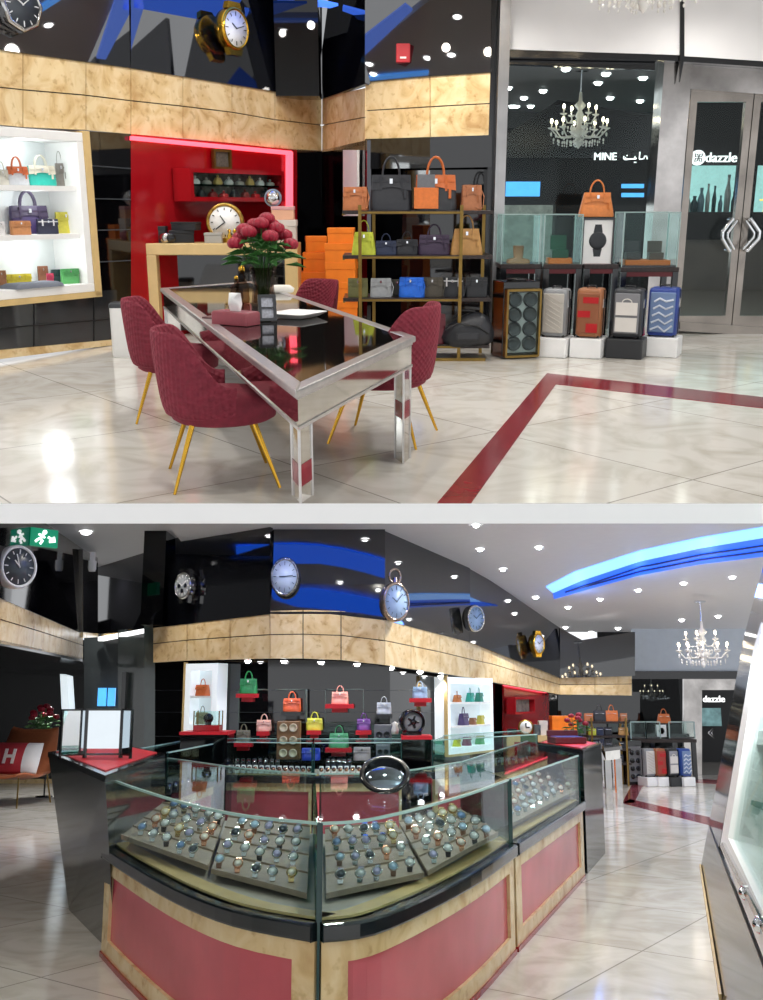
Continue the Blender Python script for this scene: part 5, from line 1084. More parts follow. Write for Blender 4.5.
b = MB(); b.slab([R.z(701, 867, .0), R.z(699.5, 868, .0), R.z(719, 1000, .0), R.z(722, 1000, .0)], (0, 0, .03)); struct(b, 'baseboard_right', gold_edge)
b = MB(); b.box(3.0, 3.4, 0, 0, 0, 0) if False else None
t = thing('display_cabinet', 'large white lit glass cabinet along the right wall, cut by the right edge', 'display cabinet', Vector((0, 0, 0))); 
def rs(name, pts, m, off, th): b = MB(); b.slab([WR.pt(u, v, off) for u, v in pts], WR.n*th); return b.build(name, m, t)
rs('back_panel', [(757, 640), (850, 500), (850, 1100), (720, 846)], paint('#e3e9ee'), .45, .03)
rs('stile', [(753, 650), (761, 622), (763, 624), (728, 838), (720, 846)], white, -.05, .5)
rs('bottom_rail', [(720, 846), (728, 838), (850, 1098), (850, 1150), (763, 957)], white, -.05, .5)
rs('plinth_ledge', [(720, 846), (722, 842), (850, 1100), (850, 1110)], steel, -.07, .02)
rs('shelf', [(741, 744), (744, 731), (850, 731), (850, 748)], white, .03, .4)
rs('glass_shelf', [(733, 795), (734, 791), (850, 850), (850, 856)], glassg, .05, .38)
rs('glass_door', [(758, 640), (850, 490), (850, 1080), (729, 836)], glass, -.02, .008)
for (u, v, l) in ((745, 893, 'lock'), (760, 925, 'lock')): P = WR.pt(u, v, -.06); a = MB(); a.ball(P, .03, 1, 8); a.box(P.x-.01, P.x+.03, P.y-.02, P.y+.02, P.z-.03, P.z+.03); a.build('lock', chrome, t)
for (u, v, w_, h_, c, l) in ((744, 872, .05, .16, '#8a8f94', 'small grey stand inside the right white cabinet'), (751, 866, .05, .2, '#cfd3d6', 'small pale upright box inside the right white cabinet')):
    P = WR.pt(u, v, .18); a = MB(Matrix.Translation(P)); a.loft([rring(w_, w_, 0, .2), rring(w_*.8, w_*.8, h_*.5, .2), rring(w_, w_, h_, .2)]); single(a, 'display_stand', paint(c), l, 'stand')
for y_ in (4.5, 6.5, 8.5): point(Vector((WR.pt(760, 760).x+.2, y_, 1.9)), 30, .15, (.9, .96, 1))

# ---- clocks on the lower soffit
P = VL.S.pt(16, 567, -.12); k = R.mpp(P); clock(P, 22*k, 'round wall clock with dark dial and pale rim beside the green exit sign', '#3b4248', paint('#d8dadb', .3), VL.rz*.55, 'round', '#eeeeee', None, .95, 10.5, 57)
P = VM1.S.pt(185, 586, -.12); k = R.mpp(P); clock(P, 13.5*k, 'steel chronograph-shaped wall clock with open dial, left of the others', '#8f9396', steel, VM1.rz, 'chrono', '#f5f5f5', None, .8)
P = VM2.S.pt(285, 577, -.12); k = R.mpp(P); clock(P, 19.5*k, 'round steel wall clock with pale blue dial above the gold band', '#b9c9dc', mat('studded_steel', '#c9cbcc', .25, .9, var=.3, scale=30), VM2.rz, 'round', '#3a4658', None, .74, 9, 14)
P = VM3.S.pt(395, 602, -.15); k = R.mpp(P); clock(P, 20*k, 'pocket-watch-shaped wall clock with ring and crown on top', '#a9c4e8', mat('rose_steel', '#c8b5a8', .2, .9, var=.1), VM3.rz*.4, 'pocket', '#5a6a84', None, .74, 10, 8)
P = VM4.S.pt(474, 618.5, -.15); k = R.mpp(P); clock(P, 13.5*k, 'small round wall clock with pale blue dial on the receding soffit', '#a9c9f0', steel, VM4.rz*.5, 'round', '#46597a', None, .8)
P = VM4.S.pt(537, 644, -.15); k = R.mpp(P); clock(P, 10.5*k, 'farthest small gold rimmed wall clock on the receding soffit', '#e8ecf2', brass, VM4.rz*.6, 'watch', '#333333', None, .8)
# exit sign
P = VL.S.pt(43, 538, -.12); k = R.mpp(P); t = thing('exit_sign', 'green exit sign with running man and arrow near the ceiling', 'sign', P, VL.rz*.5); w2 = 15*k; h2 = 9*k
a = MB(); a.box(-w2, w2, -.03, .03, -h2, h2); a.build('panel', mat('exit_green', '#0d8f63', .4, emit=.5, var=0), t)
a = MB(); a.tube([(-w2*.1, -.035, h2*.35), (-w2*.3, -.035, -h2*.1), (-w2*.15, -.035, -h2*.4), (-w2*.3, -.035, -h2*.75)], .014, 5); a.tube([(-w2*.3, -.035, -h2*.1), (-w2*.5, -.035, -h2*.3), (-w2*.65, -.035, -h2*.55)], .014, 5); a.tube([(-w2*.45, -.035, h2*.3), (-w2*.15, -.035, h2*.2), (w2*.0, -.035, -h2*.02)], .012, 5); a.ball((-w2*.03, -.04, h2*.6), .025, 1, 6); a.build('running_man', sign, t)
a = MB(); a.tube([(w2*.25, -.035, h2*.1), (w2*.7, -.035, -h2*.25)], .014, 5); a.tube([(w2*.35, -.035, -h2*.4), (w2*.75, -.035, -h2*.3), (w2*.65, -.035, h2*.2)], .014, 5); a.build('arrow', sign, t)
for (W, u, v, l) in ((VA1, 92.5, 561, 'white security camera hanging at the inner soffit corner'), (VA2, 152, 543, 'white security camera beside the black column near the ceiling')):
    P = W.pt(u, v, -.15); t = thing('security_camera', l, 'camera', P); a = MB(); a.box(-.03, .03, -.03, .03, 0, .12); a.build('bracket', white, t); a = MB(); a.loft([rring(.08, .08, -.14, .3), rring(.1, .1, -.1, .3), rring(.1, .1, .0, .3)]); a.build('housing', white, t)

# ---- bags on the back wall
def wb(u, v, wp, hp, c, label, tray=None, st_='tote', y=12.7, col2=None):
    P = R.y(u, v, y); k = R.mpp(P); w2 = wp*k
    handbag(P, w2, hp*k, c, label, 0, st_, d=.16, col2=col2)
    s_ = 'red' if tray != 0 else 'black'
    tw_ = (tray or wp)*k/2; a = MB(Matrix.Translation(P)); a.prism([(-tw_*1.1, -.14), (tw_*1.1, -.14), (tw_*.9, .18), (-tw_*.9, .18)], .05, Matrix.Translation((0, 0, -.052))); a.prism([(-tw_*.6, -.08), (tw_*.6, -.08), (tw_*.5, .18), (-tw_*.5, .18)], .05, Matrix.Translation((0, 0, -.1)))
    single(a, 'wall_shelf', redtop if tray != 0 else blacklac, '%s wall bracket shelf under the %s' % (s_, label.split(' handbag')[0] + ' handbag'), 'shelf')
wb(248.5, 693.5, 17.5, 22.5, '#2f9a5a', 'green handbag high on the black wall', 20)
wb(292, 711.5, 18, 20, '#e8663a', 'orange handbag on the black wall', 0)
wb(264, 731, 15, 17, '#e8b8a8', 'pale pink handbag with red ribbon above the counter', 11)
wb(243.5, 742, 14, 18, '#6b6a58', 'olive grey handbag low at the left', 19)
wb(314.5, 730, 17, 18, '#dfe04a', 'yellow handbag above the middle of the counter', 13)
wb(340, 704, 17, 18.5, '#e09a8c', 'salmon pink handbag on a wide red bracket', 26)
wb(339, 747.5, 20, 22, '#57b07c', 'mint green handbag low behind the inner glass', 24)
wb(384, 714, 15, 17.5, '#b9c0c8', 'silver grey handbag on the black wall', 0)
wb(420, 698, 15, 17, '#9fc0de', 'light blue handbag at the right of the wall', 20)
wb(363.7, 730, 14, 17, '#7a4a9c', 'purple handbag beside the grey box', 14)
# things standing on the inner counter
ZI = R.y(313, 741, 11.4).z
P = R.y(311, 760, 11.7); k = R.mpp(P); P.z = R.y(311, 760, 11.7).z; handbag(P, 18*k, 12*k, '#2444c8', 'bright blue bag lying inside the inner counter', 0, 'flap', d=.2)
P = R.y(362, 760, 11.7); handbag(P, 17*k, 13*k, '#b09c9c', 'pale pinkish grey bag inside the inner counter', 0, 'flap', d=.2)
def winder(u0, u1, vt, vb, y, c, label, rows, cols):
    P = R.y((u0+u1)/2, vb, y); k = R.mpp(P); w2 = (u1-u0)*k/2; h = (vb-vt)*k; t = thing('watch_winder', label, 'watch winder', P)
    a = MB(); a.box(-w2, w2, -.08, .12, 0, h); a.build('body', paint(c, .3), t, bevel=.006)
    for r_ in range(rows):
        for q in range(cols):
            rr = min(w2/cols, h/rows/2)*.72; a = MB(); a.lathe([(1e-5, .0), (rr*.6, 0), (rr*.75, .02), (rr, .02), (rr, -.01), (1e-5, -.01)], 16, Matrix.Translation(((q-(cols-1)/2)*2*w2/cols*.85, -.085, h*(r_+.5)/rows)) @ XY2XZ); a.build('winder', paint('#cfc4a8' if rows > 2 else '#2a2c2e', .3), t)
winder(277, 300, 722, 759, 12.3, '#7a5a3c', 'tall bronze watch winder with round windows behind the counter', 3, 2)
winder(374, 392, 725, 744, 12.4, '#6a6c70', 'grey watch winder with two dials beside the purple handbag', 1, 2)
winder(376, 390, 745, 758, 12.2, '#7c7e82', 'lower grey watch winder under the one with two dials', 1, 2)
# round black wheel display on a black cabinet
P = R.y(416, 735, 12.2); k = R.mpp(P); zc3 = P.z; t = thing('black_cabinet', 'tall black cabinet with red top carrying the round winder', 'cabinet', Vector((P.x, P.y, 0))); a = MB(); a.box(-14*k, 14*k, -.3, .2, 0, zc3-.04); a.build('body', black, t); a = MB(); a.box(-15*k, 15*k, -.32, .22, zc3-.04, zc3); a.build('top', redtop, t)
t = thing('round_winder', 'round black drum winder with grey ring on the red topped cabinet', 'watch winder', Vector((P.x-.05, P.y-.05, zc3)), .25); r = 12.5*k; A = Matrix.Translation((0, 0, r*1.02)) @ XY2XZ
a = MB(); a.lathe([(r*.2, -.12), (r*.9, -.12), (r, -.06), (r, .06), (r*.9, .1), (r*.82, .1), (r*.8, .02), (r*.2, 0)], 36, A); a.build('drum', blacklac, t)
a = MB(); a.lathe([(r*.5, .03), (r*.78, .03), (r*.76, .05), (r*.52, .05)], 36, A); a.build('grey_ring', paint('#8b9094', .3), t); a = MB(); a.lathe([(1e-5, .04), (r*.25, .04), (r*.22, .08), (1e-5, .09)], 20, A)
for j in range(5): an = j*2*PI/5; a.tube([Vector((0, -.05, r*1.02)), Vector((r*.5*math.cos(an), -.05, r*1.02+r*.5*math.sin(an)))], .015, 5)
a.build('hub', blacklac, t); a = MB(); a.box(-r*.6, r*.6, -.1, .1, 0, .05); a.build('foot', blacklac, t)
P = R.y(395, 730, 12.3); a = MB(Matrix.Translation(P)); a.lathe([(1e-5, -.05), (.04, -.05), (.045, 0), (.03, .05), (.04, .08), (1e-5, .1)], 12); single(a, 'small_figure', paint('#e9e4d8'), 'small cream figure left of the round black drum', 'ornament')

# ---- white lit cabinets in the wall
def whitecab(W, u0, u1, vt0, vb0, vt1, vb1, label, shelves, side=1):
    g_ = .02; s0, _ = W.hit(u0, vt0, g_); s1, _ = W.hit(u1, vt1, g_); zt = (W.hit(u0, vt0, g_)[1]+W.hit(u1, vt1, g_)[1])/2; zb = (W.hit(u0, vb0, g_)[1]+W.hit(u1, vb1, g_)[1])/2
    t = bpy.data.objects.new('display_cabinet', None); COL.objects.link(t); t.matrix_world = R.M @ W.M @ Matrix.Translation((s0, .02, zb)); t['label'] = label; t['category'] = 'display cabinet'
    w, h = s1-s0, zt-zb; f = .09; a = MB(); a.box(0, f, 0, .2, 0, h); a.box(w-f, w, 0, .2, 0, h); a.box(f, w-f, 0, .2, 0, f); a.box(f, w-f, 0, .2, h-f, h); a.build('frame', mat('self_lit_white', '#eef6fa', .4, emit=.35, var=0), t)
    a = MB(); a.box(f, w-f, .18, .2, f, h-f); a.build('back_panel', mat('self_lit_pale_panel', '#d5e2e8', .4, emit=.35, var=0), t)  # frame and back panel glow themselves, in place of shelf lamps
    a = MB(); a.box(-.03, 0, -.01, .04, -.02, h+.02); a.box(0, w, -.01, .04, -.03, 0); a.build('gold_surround', gold_edge, t)
    out = [zb+f]
    for q in shelves: a = MB(); a.box(f, w-f, 0, .18, h*q-.025, h*q); a.build('shelf', white, t); out.append(zb+h*q)
    c = W.pt((u0+u1)/2, (vt0+vb0)/2, .0)
    return out
zs = whitecab(VM1, 186, 218, 664, 732, 663, 731, 'narrow white lit cabinet with two handbags left of the green bag', [.52])
def ib(W, u, z, wp, hp, c, label, st_='tote', off=.11): P = W.pt(u, 700, off); P.z = z; k = R.mpp(P); handbag(P, wp*k, hp*k, c, label, W.rz, st_, tiny=True, d=.12)
ib(VM1, 202.5, zs[1], 15, 17, '#d8703c', 'orange handbag on the upper shelf of the narrow white cabinet'); ib(VM1, 203, zs[0], 13, 18, '#8a8a68', 'sage handbag on the lower shelf of the narrow white cabinet')
zs = whitecab(VM3, 447, 492.5, 674, 756, 681, 749, 'white lit wall cabinet with three shelves of bags in the lower photo', [.36, .67])
for (u, sh, w_, h_, c, l) in ((457, 2, 9, 11, '#b9703c', 'brown handbag on the top shelf of the far white cabinet'), (470, 2, 9, 14, '#27a090', 'turquoise handbag on the top shelf of the far white cabinet'), (479, 2, 9, 14, '#2f8a74', 'dark teal handbag on the top shelf of the far white cabinet'), (463, 1, 14, 18, '#4b3c6c', 'purple handbag on the middle shelf of the far white cabinet'), (472, 1, 7, 7, '#9a6a4c', 'tiny tan bag on the middle shelf of the far white cabinet'), (480, 1, 8, 9, '#c9c04e', 'yellow bag on the middle shelf of the far white cabinet'), (456, 0, 7, 8, '#c9c832', 'low yellow bag on the bottom shelf of the far white cabinet'), (466, 0, 10, 9, '#7a3c58', 'plum bag on the bottom shelf of the far white cabinet'), (479, 0, 11, 9, '#57a868', 'green bag on the bottom shelf of the far white cabinet')):
    ib(VM3, u, zs[sh], w_, h_, c, l, 'tote' if h_ > 10 else 'flap')
# small watch box case on red-topped stand, left
P = R.y(208, 731, 11.2); k = R.mpp(P); zc4 = P.z; t = thing('black_pedestal', 'black square pedestal with red top carrying the small glass case', 'pedestal', Vector((P.x, P.y, 0))); a = MB(); a.box(-23*k, 23*k, -.25, .25, 0, zc4-.03); a.build('body', black, t); a = MB(); a.box(-24*k, 24*k, -.27, .27, zc4-.03, zc4); a.build('top', redtop, t)
t = thing('glass_case', 'small glass case with red base and a round watch, on the red topped pedestal', 'glass case', P); a = MB(); a.box(-13*k, 13*k, -.13, .13, 0, 6*k); a.build('base', red, t, bevel=.005); a = MB(); a.box(-12.5*k, 12.5*k, -.125, -.115, 6*k, 19*k); a.box(-12.5*k, 12.5*k, .115, .125, 6*k, 19*k); a.box(-12.5*k, 12.5*k, -.125, .125, 19*k, 19.8*k); a.build('panes', glass, t)
a = MB()
for x in (-12.5*k, 12.5*k):
    for y_ in (-.12, .12): a.box(x-.006, x+.006, y_-.006, y_+.006, 6*k, 20*k)
a.build('edge', darkbrass, t)
a = MB(Matrix.Translation(P + Vector((0, 0, 6*k)))); a.lathe([(1e-5, -.03), (.04, -.03), (.055, 0), (.04, .03), (1e-5, .03)], 20, Matrix.Translation((0, 0, .07)) @ XY2XZ); a.box(-.03, .03, -.02, .02, 0, .03); single(a, 'table_clock', blacklac, 'small dark round watch inside the red based glass case', 'clock')

# ---- counters
ZB, ZTOP = .66, 1.06
def ribbon(mb, pts, z0, z1, th, out=0.0):
    """vertical strip along a plan polyline (left to right, seen from the front), thickness th towards the back"""
    n = len(pts); P = [Vector((p.x, p.y, 0)) for p in pts]; N_ = []
    for i in range(n):
        d = (P[min(i+1, n-1)] - P[max(i-1, 0)]).normalized(); N_.append(Vector((-d.y, d.x, 0)))
    rings = []
    for i in range(n):
        f_ = P[i] - N_[i]*out; k_ = f_ + N_[i]*th
        rings.append([(f_.x, f_.y, z0), (f_.x, f_.y, z1), (k_.x, k_.y, z1), (k_.x, k_.y, z0)])
    mb.loft(rings, smooth=False); return mb
def subdiv(pts, m=4):
    """Catmull-Rom through plan points"""
    o = []; n = len(pts)
    for i in range(n-1):
        p0, p1, p2, p3 = pts[max(i-1, 0)], pts[i], pts[i+1], pts[min(i+2, n-1)]
        for j in range(m):
            t = j/m; o.append(.5*((2*p1)+(p2-p0)*t+(2*p0-5*p1+4*p2-p3)*t*t+(3*p1-p0-3*p2+p3)*t**3))
    return o + [pts[-1]]
def part_range(pts, a, b_):
    """sub-polyline by length fraction"""
    L_ = [0]
    for p, q in zip(pts, pts[1:]): L_.append(L_[-1]+(q-p).length)
    T = L_[-1]; out = []
    def at(x):
        x *= T
        for i in range(len(pts)-1):
            if x <= L_[i+1]+1e-9: return pts[i].lerp(pts[i+1], (x-L_[i])/(L_[i+1]-L_[i]))
        return pts[-1]
    out.append(at(a)); out += [p for p, l in zip(pts, L_) if a*T+.01 < l < b_*T-.01]; out.append(at(b_)); return out
def flat(mb, front, back, z0, z1):
    F_ = [Vector((p.x, p.y, z1)) for p in front]; B_ = [Vector((p.x, p.y, z1)) for p in back]
    n = len(F_); rings = []
    for i in range(n):
        q = i/(n-1)*(len(B_)-1); j = min(int(q), len(B_)-2); bk = B_[j].lerp(B_[j+1], q-j)
        rings.append([(F_[i].x, F_[i].y, z0), (F_[i].x, F_[i].y, z1), (bk.x, bk.y, z1), (bk.x, bk.y, z0)])
    mb.loft(rings, smooth=False)
suede = mat('taupe_suede_deck', '#9e9389', .7, var=.05)
pinkp = mat('dusky_red_panel', '#d3606a', .22, ior=1.5, var=.08, scale=2)
def counter(front, back, label, panel=True, stile=(.05, .05), zb=ZB, zt=ZTOP, zlow=.585):
    t = thing('display_counter', label, 'display counter', Vector((0, 0, 0)))
    fr = subdiv(front) if len(front) > 2 else front; bk = subdiv(back) if len(back) > 2 else back
    a = MB(); flat(a, [p + Vector((0, .02, 0)) for p in fr], bk, .0, zb-.02); a.build('body', black, t)
    a = MB(); ribbon(a, fr, .0, zlow, .02, .0); a.build('red_panel', pinkp, t)
    a = MB(); ribbon(a, fr, zlow-.085, zlow, .03, .02); ribbon(a, fr, .03, .12, .03, .02); ribbon(a, part_range(fr, 0, stile[0]), .12, zlow-.085, .03, .02); ribbon(a, part_range(fr, 1-stile[1], 1), .12, zlow-.085, .03, .02); a.build('wood_frame', gold, t)
    a = MB(); ribbon(a, fr, .0, .03, .03, .03); a.build('toe_strip', red, t)
    a = MB(); ribbon(a, fr, zlow, zb, .1, .05); a.build('black_band', mat('dark_slate_band', '#1b2226', .12, ior=1.7), t, bevel=.012)
    a = MB(); flat(a, fr, bk, zb-.02, zb); a.build('deck', suede, t)
    a = MB(); ribbon(a, fr, zb, zb+.012, .1, -.03); a.build('gold_trim', gold_edge, t)
    a = MB(); ribbon(a, fr, zb, zt-.01, .012, .0); a.build('front_glass', glass, t)
    a = MB(); flat(a, fr, bk, zt-.01, zt); a.build('top_glass', glass, t)
    a = MB(); ribbon(a, bk, zb, zt-.01, .012, .0); a.build('back_glass', glass, t)
    a = MB(); ribbon(a, fr, zt-.008, zt+.004, .016, .004); ribbon(a, bk, zt-.008, zt+.004, .016, .0); a.build('glass_edge', mat('pale_green_glass_edge', '#a9cdc6', .15), t)
    for p, q in ((fr[0], bk[0]), (fr[-1], bk[-1])):
        a = MB(); ribbon(a, [p, q], zb, zt-.01, .01, .0); a.build('side_glass', glassg, t)
        a = MB(); a.box(p.x-.006, p.x+.006, p.y-.005, p.y+.01, zb, zt); a.build('corner_post', mat('teal_glass_edge', '#234442', .1), t)
    return t
fp = lambda u, v, z=ZB: R.z(u, v, z)
m1f = [fp(109.5, 845), fp(137, 862), fp(184, 887), fp(241, 908), fp(317.5, 922)]; m1b = [fp(167, 758, ZTOP), fp(240, 768, ZTOP), fp(315, 774, ZTOP)]
m2f = [fp(320.5, 922), fp(367, 916), fp(424, 893), fp(473, 868), fp(510, 844)]; m2b = [fp(321, 774, ZTOP), fp(395, 772, ZTOP), fp(461, 762, ZTOP)]
m3f = [fp(512, 843), fp(580, 801)]; m3b = [fp(463, 762, ZTOP), fp(528, 741, ZTOP)]
counter(m1f, m1b, 'left curved glass display counter with red panel, left of the central joint', stile=(.06, .045))
counter(m2f, m2b, 'curved glass display counter with red panel, right of the central joint', stile=(.045, .05))
counter(m3f, m3b, 'straight glass display counter at the right end of the curved row', stile=(.06, .06))
a = MB(); p = fp(319, 921.5); a.box(p.x-.006, p.x+.006, p.y-.03, p.y+.04, 0, ZTOP+.004); single(a, 'joint_post', MATS['teal_glass_edge'], 'upright dark joint post between the two curved counters', 'post')
# watches
def watch_tpl(strap, dial, kind):
    t = bpy.data.objects.new('wristwatch', None); COL.objects.link(t); m = {'s': steel, 'g': mat('pale_gold', '#cdb07a', .25, 1), 'r': mat('rose_gold', '#d69a7c', .2, 1), 'k': leather('#2a2426'), 'b': leather('#7a5038')}[strap]
    cm = steel if strap in 'sk' else (MATS['pale_gold'] if strap in 'g' else MATS['rose_gold'] if strap == 'r' else steel)
    A = Matrix.Rotation(math.radians(-42), 4, 'X'); a = MB(A)
    pts = [(0, .012, z) for z in ()]
    rings = []
    for k_ in range(9):
        an = -1.25 + 2.5*k_/8; y = -.028*math.cos(an)+.02; z = .044*math.sin(an)/.95; w_ = .0125 if abs(an) < .7 else .0105
        rings.append([(-w_, y-.002, z), (w_, y-.002, z), (w_, y+.003, z), (-w_, y+.003, z)])
    a.loft(rings, smooth=False, M=Matrix.Translation((0, 0, .045))); a.build('bracelet', m, t)
    C = A @ Matrix.Translation((0, -.008, .045)) @ XY2XZ
    a = MB(); a.lathe([(1e-5, -.004), (.0225, -.004), (.024, .002), (.0215, .006), (.0185, .006), (.018, .004), (1e-5, .004)], 18, C); a.build('case', cm, t)
    a = MB(); a.lathe([(1e-5, .0045), (.018, .0045), (1e-5, .0055)], 16, C); a.build('dial', paint(dial, .25), t)
    return t
TPL = [('steel', 'silver', watch_tpl('s', '#d8dde2', 0)), ('steel', 'blue', watch_tpl('s', '#7d9ccc', 0)), ('gold', 'white', watch_tpl('g', '#efe9dc', 0)), ('rose gold', 'white', watch_tpl('r', '#f0e8e0', 0)), ('steel', 'black', watch_tpl('s', '#4d545e', 0)), ('black leather', 'white', watch_tpl('k', '#eceef0', 0)), ('brown leather', 'sky-blue', watch_tpl('b', '#b9d3ee', 0)), ('steel', 'lilac', watch_tpl('s', '#b5b0d6', 0))]
ORD = ('first', 'second', 'third', 'fourth', 'fifth', 'sixth', 'seventh', 'eighth', 'ninth')
TB = (.5, .04); traym = mat('taupe_tray_leather', '#91806f', .6, var=.06, scale=20)
def tray(q, pl, label, rows=4):
    P = [R.plane(u, v, *pl) for u, v in q]; c = sum(P, Vector())/4; t = thing('watch_tray', label, 'tray', c)
    a = MB(); a.slab([p-c for p in P], (0, 0, -.018)); a.build('base', traym, t)
    a = MB()
    for k_ in range(5):
        s_ = k_/4; A_ = P[0].lerp(P[3], s_)-c; B_ = P[1].lerp(P[2], s_)-c; d = (P[3]-P[0]).normalized()*.006; a.slab([A_-d, B_-d, B_+d, A_+d], (0, 0, .01))
    a.build('ridges', traym, t); return t
def watches(pxs, rowlab, pl, zoff, trayname, seed, sc=1.0):
    rnd = random.Random(seed)
    for j, (u, v) in enumerate(pxs):
        P = R.plane(u, v+5, *pl); k = rnd.choice([0, 0, 0, 1, 2, 3, 3, 4, 5, 6, 7, 0, 7]); s_ = min(1.6, max(1.15, R.mpp(P)/.0056*1.22))*sc
        w_ = copy_tree(TPL[k][2], R.M @ Matrix.Translation(P) @ Matrix.Rotation(rnd.uniform(-.2, .2) + (P.x*.05), 4, 'Z') @ Matrix.Scale(s_, 4))
        w_['label'] = '%s watch, %s dial, %s in %s row of %s' % (TPL[k][0], TPL[k][1], ORD[j], rowlab, trayname); w_['category'] = 'wristwatch'; w_['group'] = 'wristwatches in the front counters'
def px(org, s, L_): return [(org[0]+x/s, org[1]+y/s) for x, y in L_]
RL = ('back', 'second', 'third', 'front')
T1 = [[(250, 97), (288, 103), (328, 115), (370, 130), (408, 140)], [(220, 125), (252, 135), (293, 150), (343, 162), (383, 178)], [(187, 150), (217, 165), (265, 182), (307, 198), (358, 213)], [(138, 178), (178, 200), (228, 215), (272, 242), (316, 255)]]
T2 = [[(487, 157), (533, 170), (580, 175), (630, 187), (680, 187)], [(465, 197), (515, 207), (568, 225), (622, 228), (678, 230)], [(440, 240), (497, 250), (552, 265), (612, 272), (668, 283)], [(411, 290), (474, 307), (535, 325), (598, 337), (662, 340)]]
T3 = [[(55, 243), (110, 240), (165, 238), (215, 235), (263, 228)], [(60, 292), (120, 288), (177, 285), (232, 278), (282, 265)], [(72, 350), (133, 347), (193, 342), (255, 325), (310, 312)], [(77, 420), (150, 415), (213, 408), (280, 388), (342, 372)]]
T4 = [[(337, 210), (382, 203), (428, 190), (470, 180), (510, 165)], [(368, 247), (415, 235), (463, 220), (503, 207), (545, 190)], [(402, 287), (450, 272), (500, 255), (547, 233), (592, 210)], [(437, 340), (490, 315), (543, 293), (592, 268), (637, 243)]]
tray([(162, 803), (225, 817), (208, 867), (121, 836)], TB, 'taupe watch tray, leftmost in the left curved counter'); tray([(228, 817), (310, 827), (307, 895), (211, 870)], TB, 'taupe watch tray next to the central joint in the left curved counter')
tray([(325, 829), (396, 823), (424, 874), (326, 895)], TB, 'taupe watch tray right of the central joint in the right curved counter'); tray([(399, 822), (461, 809), (498, 833), (428, 872)], TB, 'taupe watch tray at the right of the right curved counter')
for T, org, s_, nm in ((T1, (100, 780), 3.468, 'the leftmost tray'), (T2, (100, 780), 3.468, 'the tray left of the joint'), (T3, (320, 770), 3.815, 'the tray right of the joint'), (T4, (320, 770), 3.815, 'the right curved tray')):
    for i, row in enumerate(T): watches(px(org, s_, row), RL[i], TB, 0, nm, i*7+int(org[0])+len(nm))
TR = (.68, .005); tray([(469, 806), (538, 776), (578, 790), (513, 824)], TR, 'taupe watch tray in the straight right counter')
for i in range(4):
    row = []
    for j in range(9):
        s_ = (j+.5)/9; q = (i+.5)/4; a0 = Vector((469, 806)).lerp(Vector((538, 776)), s_); b0 = Vector((513, 824)).lerp(Vector((578, 790)), s_); p = a0.lerp(b0, q); row.append((p.x, p.y-5))
    watches(row, RL[i], TR, 0, 'the straight right counter', 50+i, .8)
# inner counters
def icounter(fr, bk, label, zt=1.09, zb=.74): return counter(fr, bk, label, True, (.03, .03), zb, zt, .66)
ic1 = [plan(224, 11.4), plan(312, 11.2)]; V2 = lambda p: Vector((p[0], p[1], 0))
icounter([V2(plan(224, 11.4)), V2(plan(313, 11.2))], [V2(plan(222, 12.3)), V2(plan(313, 12.2))], 'inner glass counter left of its middle joint, below the wall handbags')
icounter([V2(plan(315, 11.2)), V2(plan(401, 11.3))], [V2(plan(315, 12.2)), V2(plan(401, 12.2))], 'inner glass counter right of its middle joint, below the purple handbag')
icounter([V2(plan(170, 9.3)), V2(plan(220, 11.2))], [V2(plan(140, 9.9)), V2(plan(190, 11.9))], 'side glass counter between the left pedestal and the inner counter')
icounter([V2(plan(432, 11.8)), V2(plan(536, 13.6))], [V2(plan(444, 13.2)), V2(plan(520, 15))], 'rear side glass counter under the white wall cabinet')
cuff = mat('white_display_cuff', '#ece8e2', .6)
wt = bpy.data.objects.new('wristwatch', None); COL.objects.link(wt)
a = MB(Matrix.Rotation(-.5, 4, 'X')); a.loft([rring(.05, .035, 0, .3), rring(.055, .04, .05, .3), rring(.045, .03, .1, .3)]); a.build('display_cuff', cuff, wt)
a = MB(Matrix.Rotation(-.5, 4, 'X')); a.lathe([(1e-5, 0), (.024, 0), (.024, .01), (1e-5, .012)], 12, Matrix.Translation((0, -.02, .055)) @ XY2XZ); a.build('case', MATS['rose_gold'], wt)
wt2 = copy_tree(wt, Matrix.Identity(4)); 
for ch in wt2.children:
    ch.data = ch.data.copy(); ch.data.materials.clear(); ch.data.materials.append(leather('#3a3436') if 'cuff' in ch.name else steel)
def row(n, u0, v0, u1, v1, z, tpl, lab):
    for j in range(n):
        s_ = (j+.5)/n; P = R.z(u0+(u1-u0)*s_, v0+(v1-v0)*s_, z); w_ = copy_tree(tpl, R.M @ Matrix.Translation(P)); w_['label'] = 'watch on %s cuff in the %s' % ('white' if tpl is wt else 'dark', lab); w_['category'] = 'wristwatch'; w_['group'] = 'cuffed wristwatches, ' + lab
row(14, 228, 773.5, 312, 775.5, .742, wt, 'front row of the inner counter left of its joint'); row(13, 318, 775.5, 400, 774, .742, wt, 'front row of the inner counter right of its joint')
row(9, 228, 766, 280, 767, .742, wt2, 'back row of the inner counter left of its joint'); row(5, 325, 767, 352, 767, .742, wt2, 'back row of the inner counter right of its joint')
row(8, 165, 795, 215, 779, .742, wt2, 'side counter by the left pedestal'); row(12, 448, 774, 530, 762, .742, wt2, 'rear side counter under the white wall cabinet')
for o in [x for x in TPL]:
    for ch in list(o[2].children): bpy.data.objects.remove(ch)
    bpy.data.objects.remove(o[2])
for o in (wt, wt2):
    for ch in list(o.children): bpy.data.objects.remove(ch)
    bpy.data.objects.remove(o)
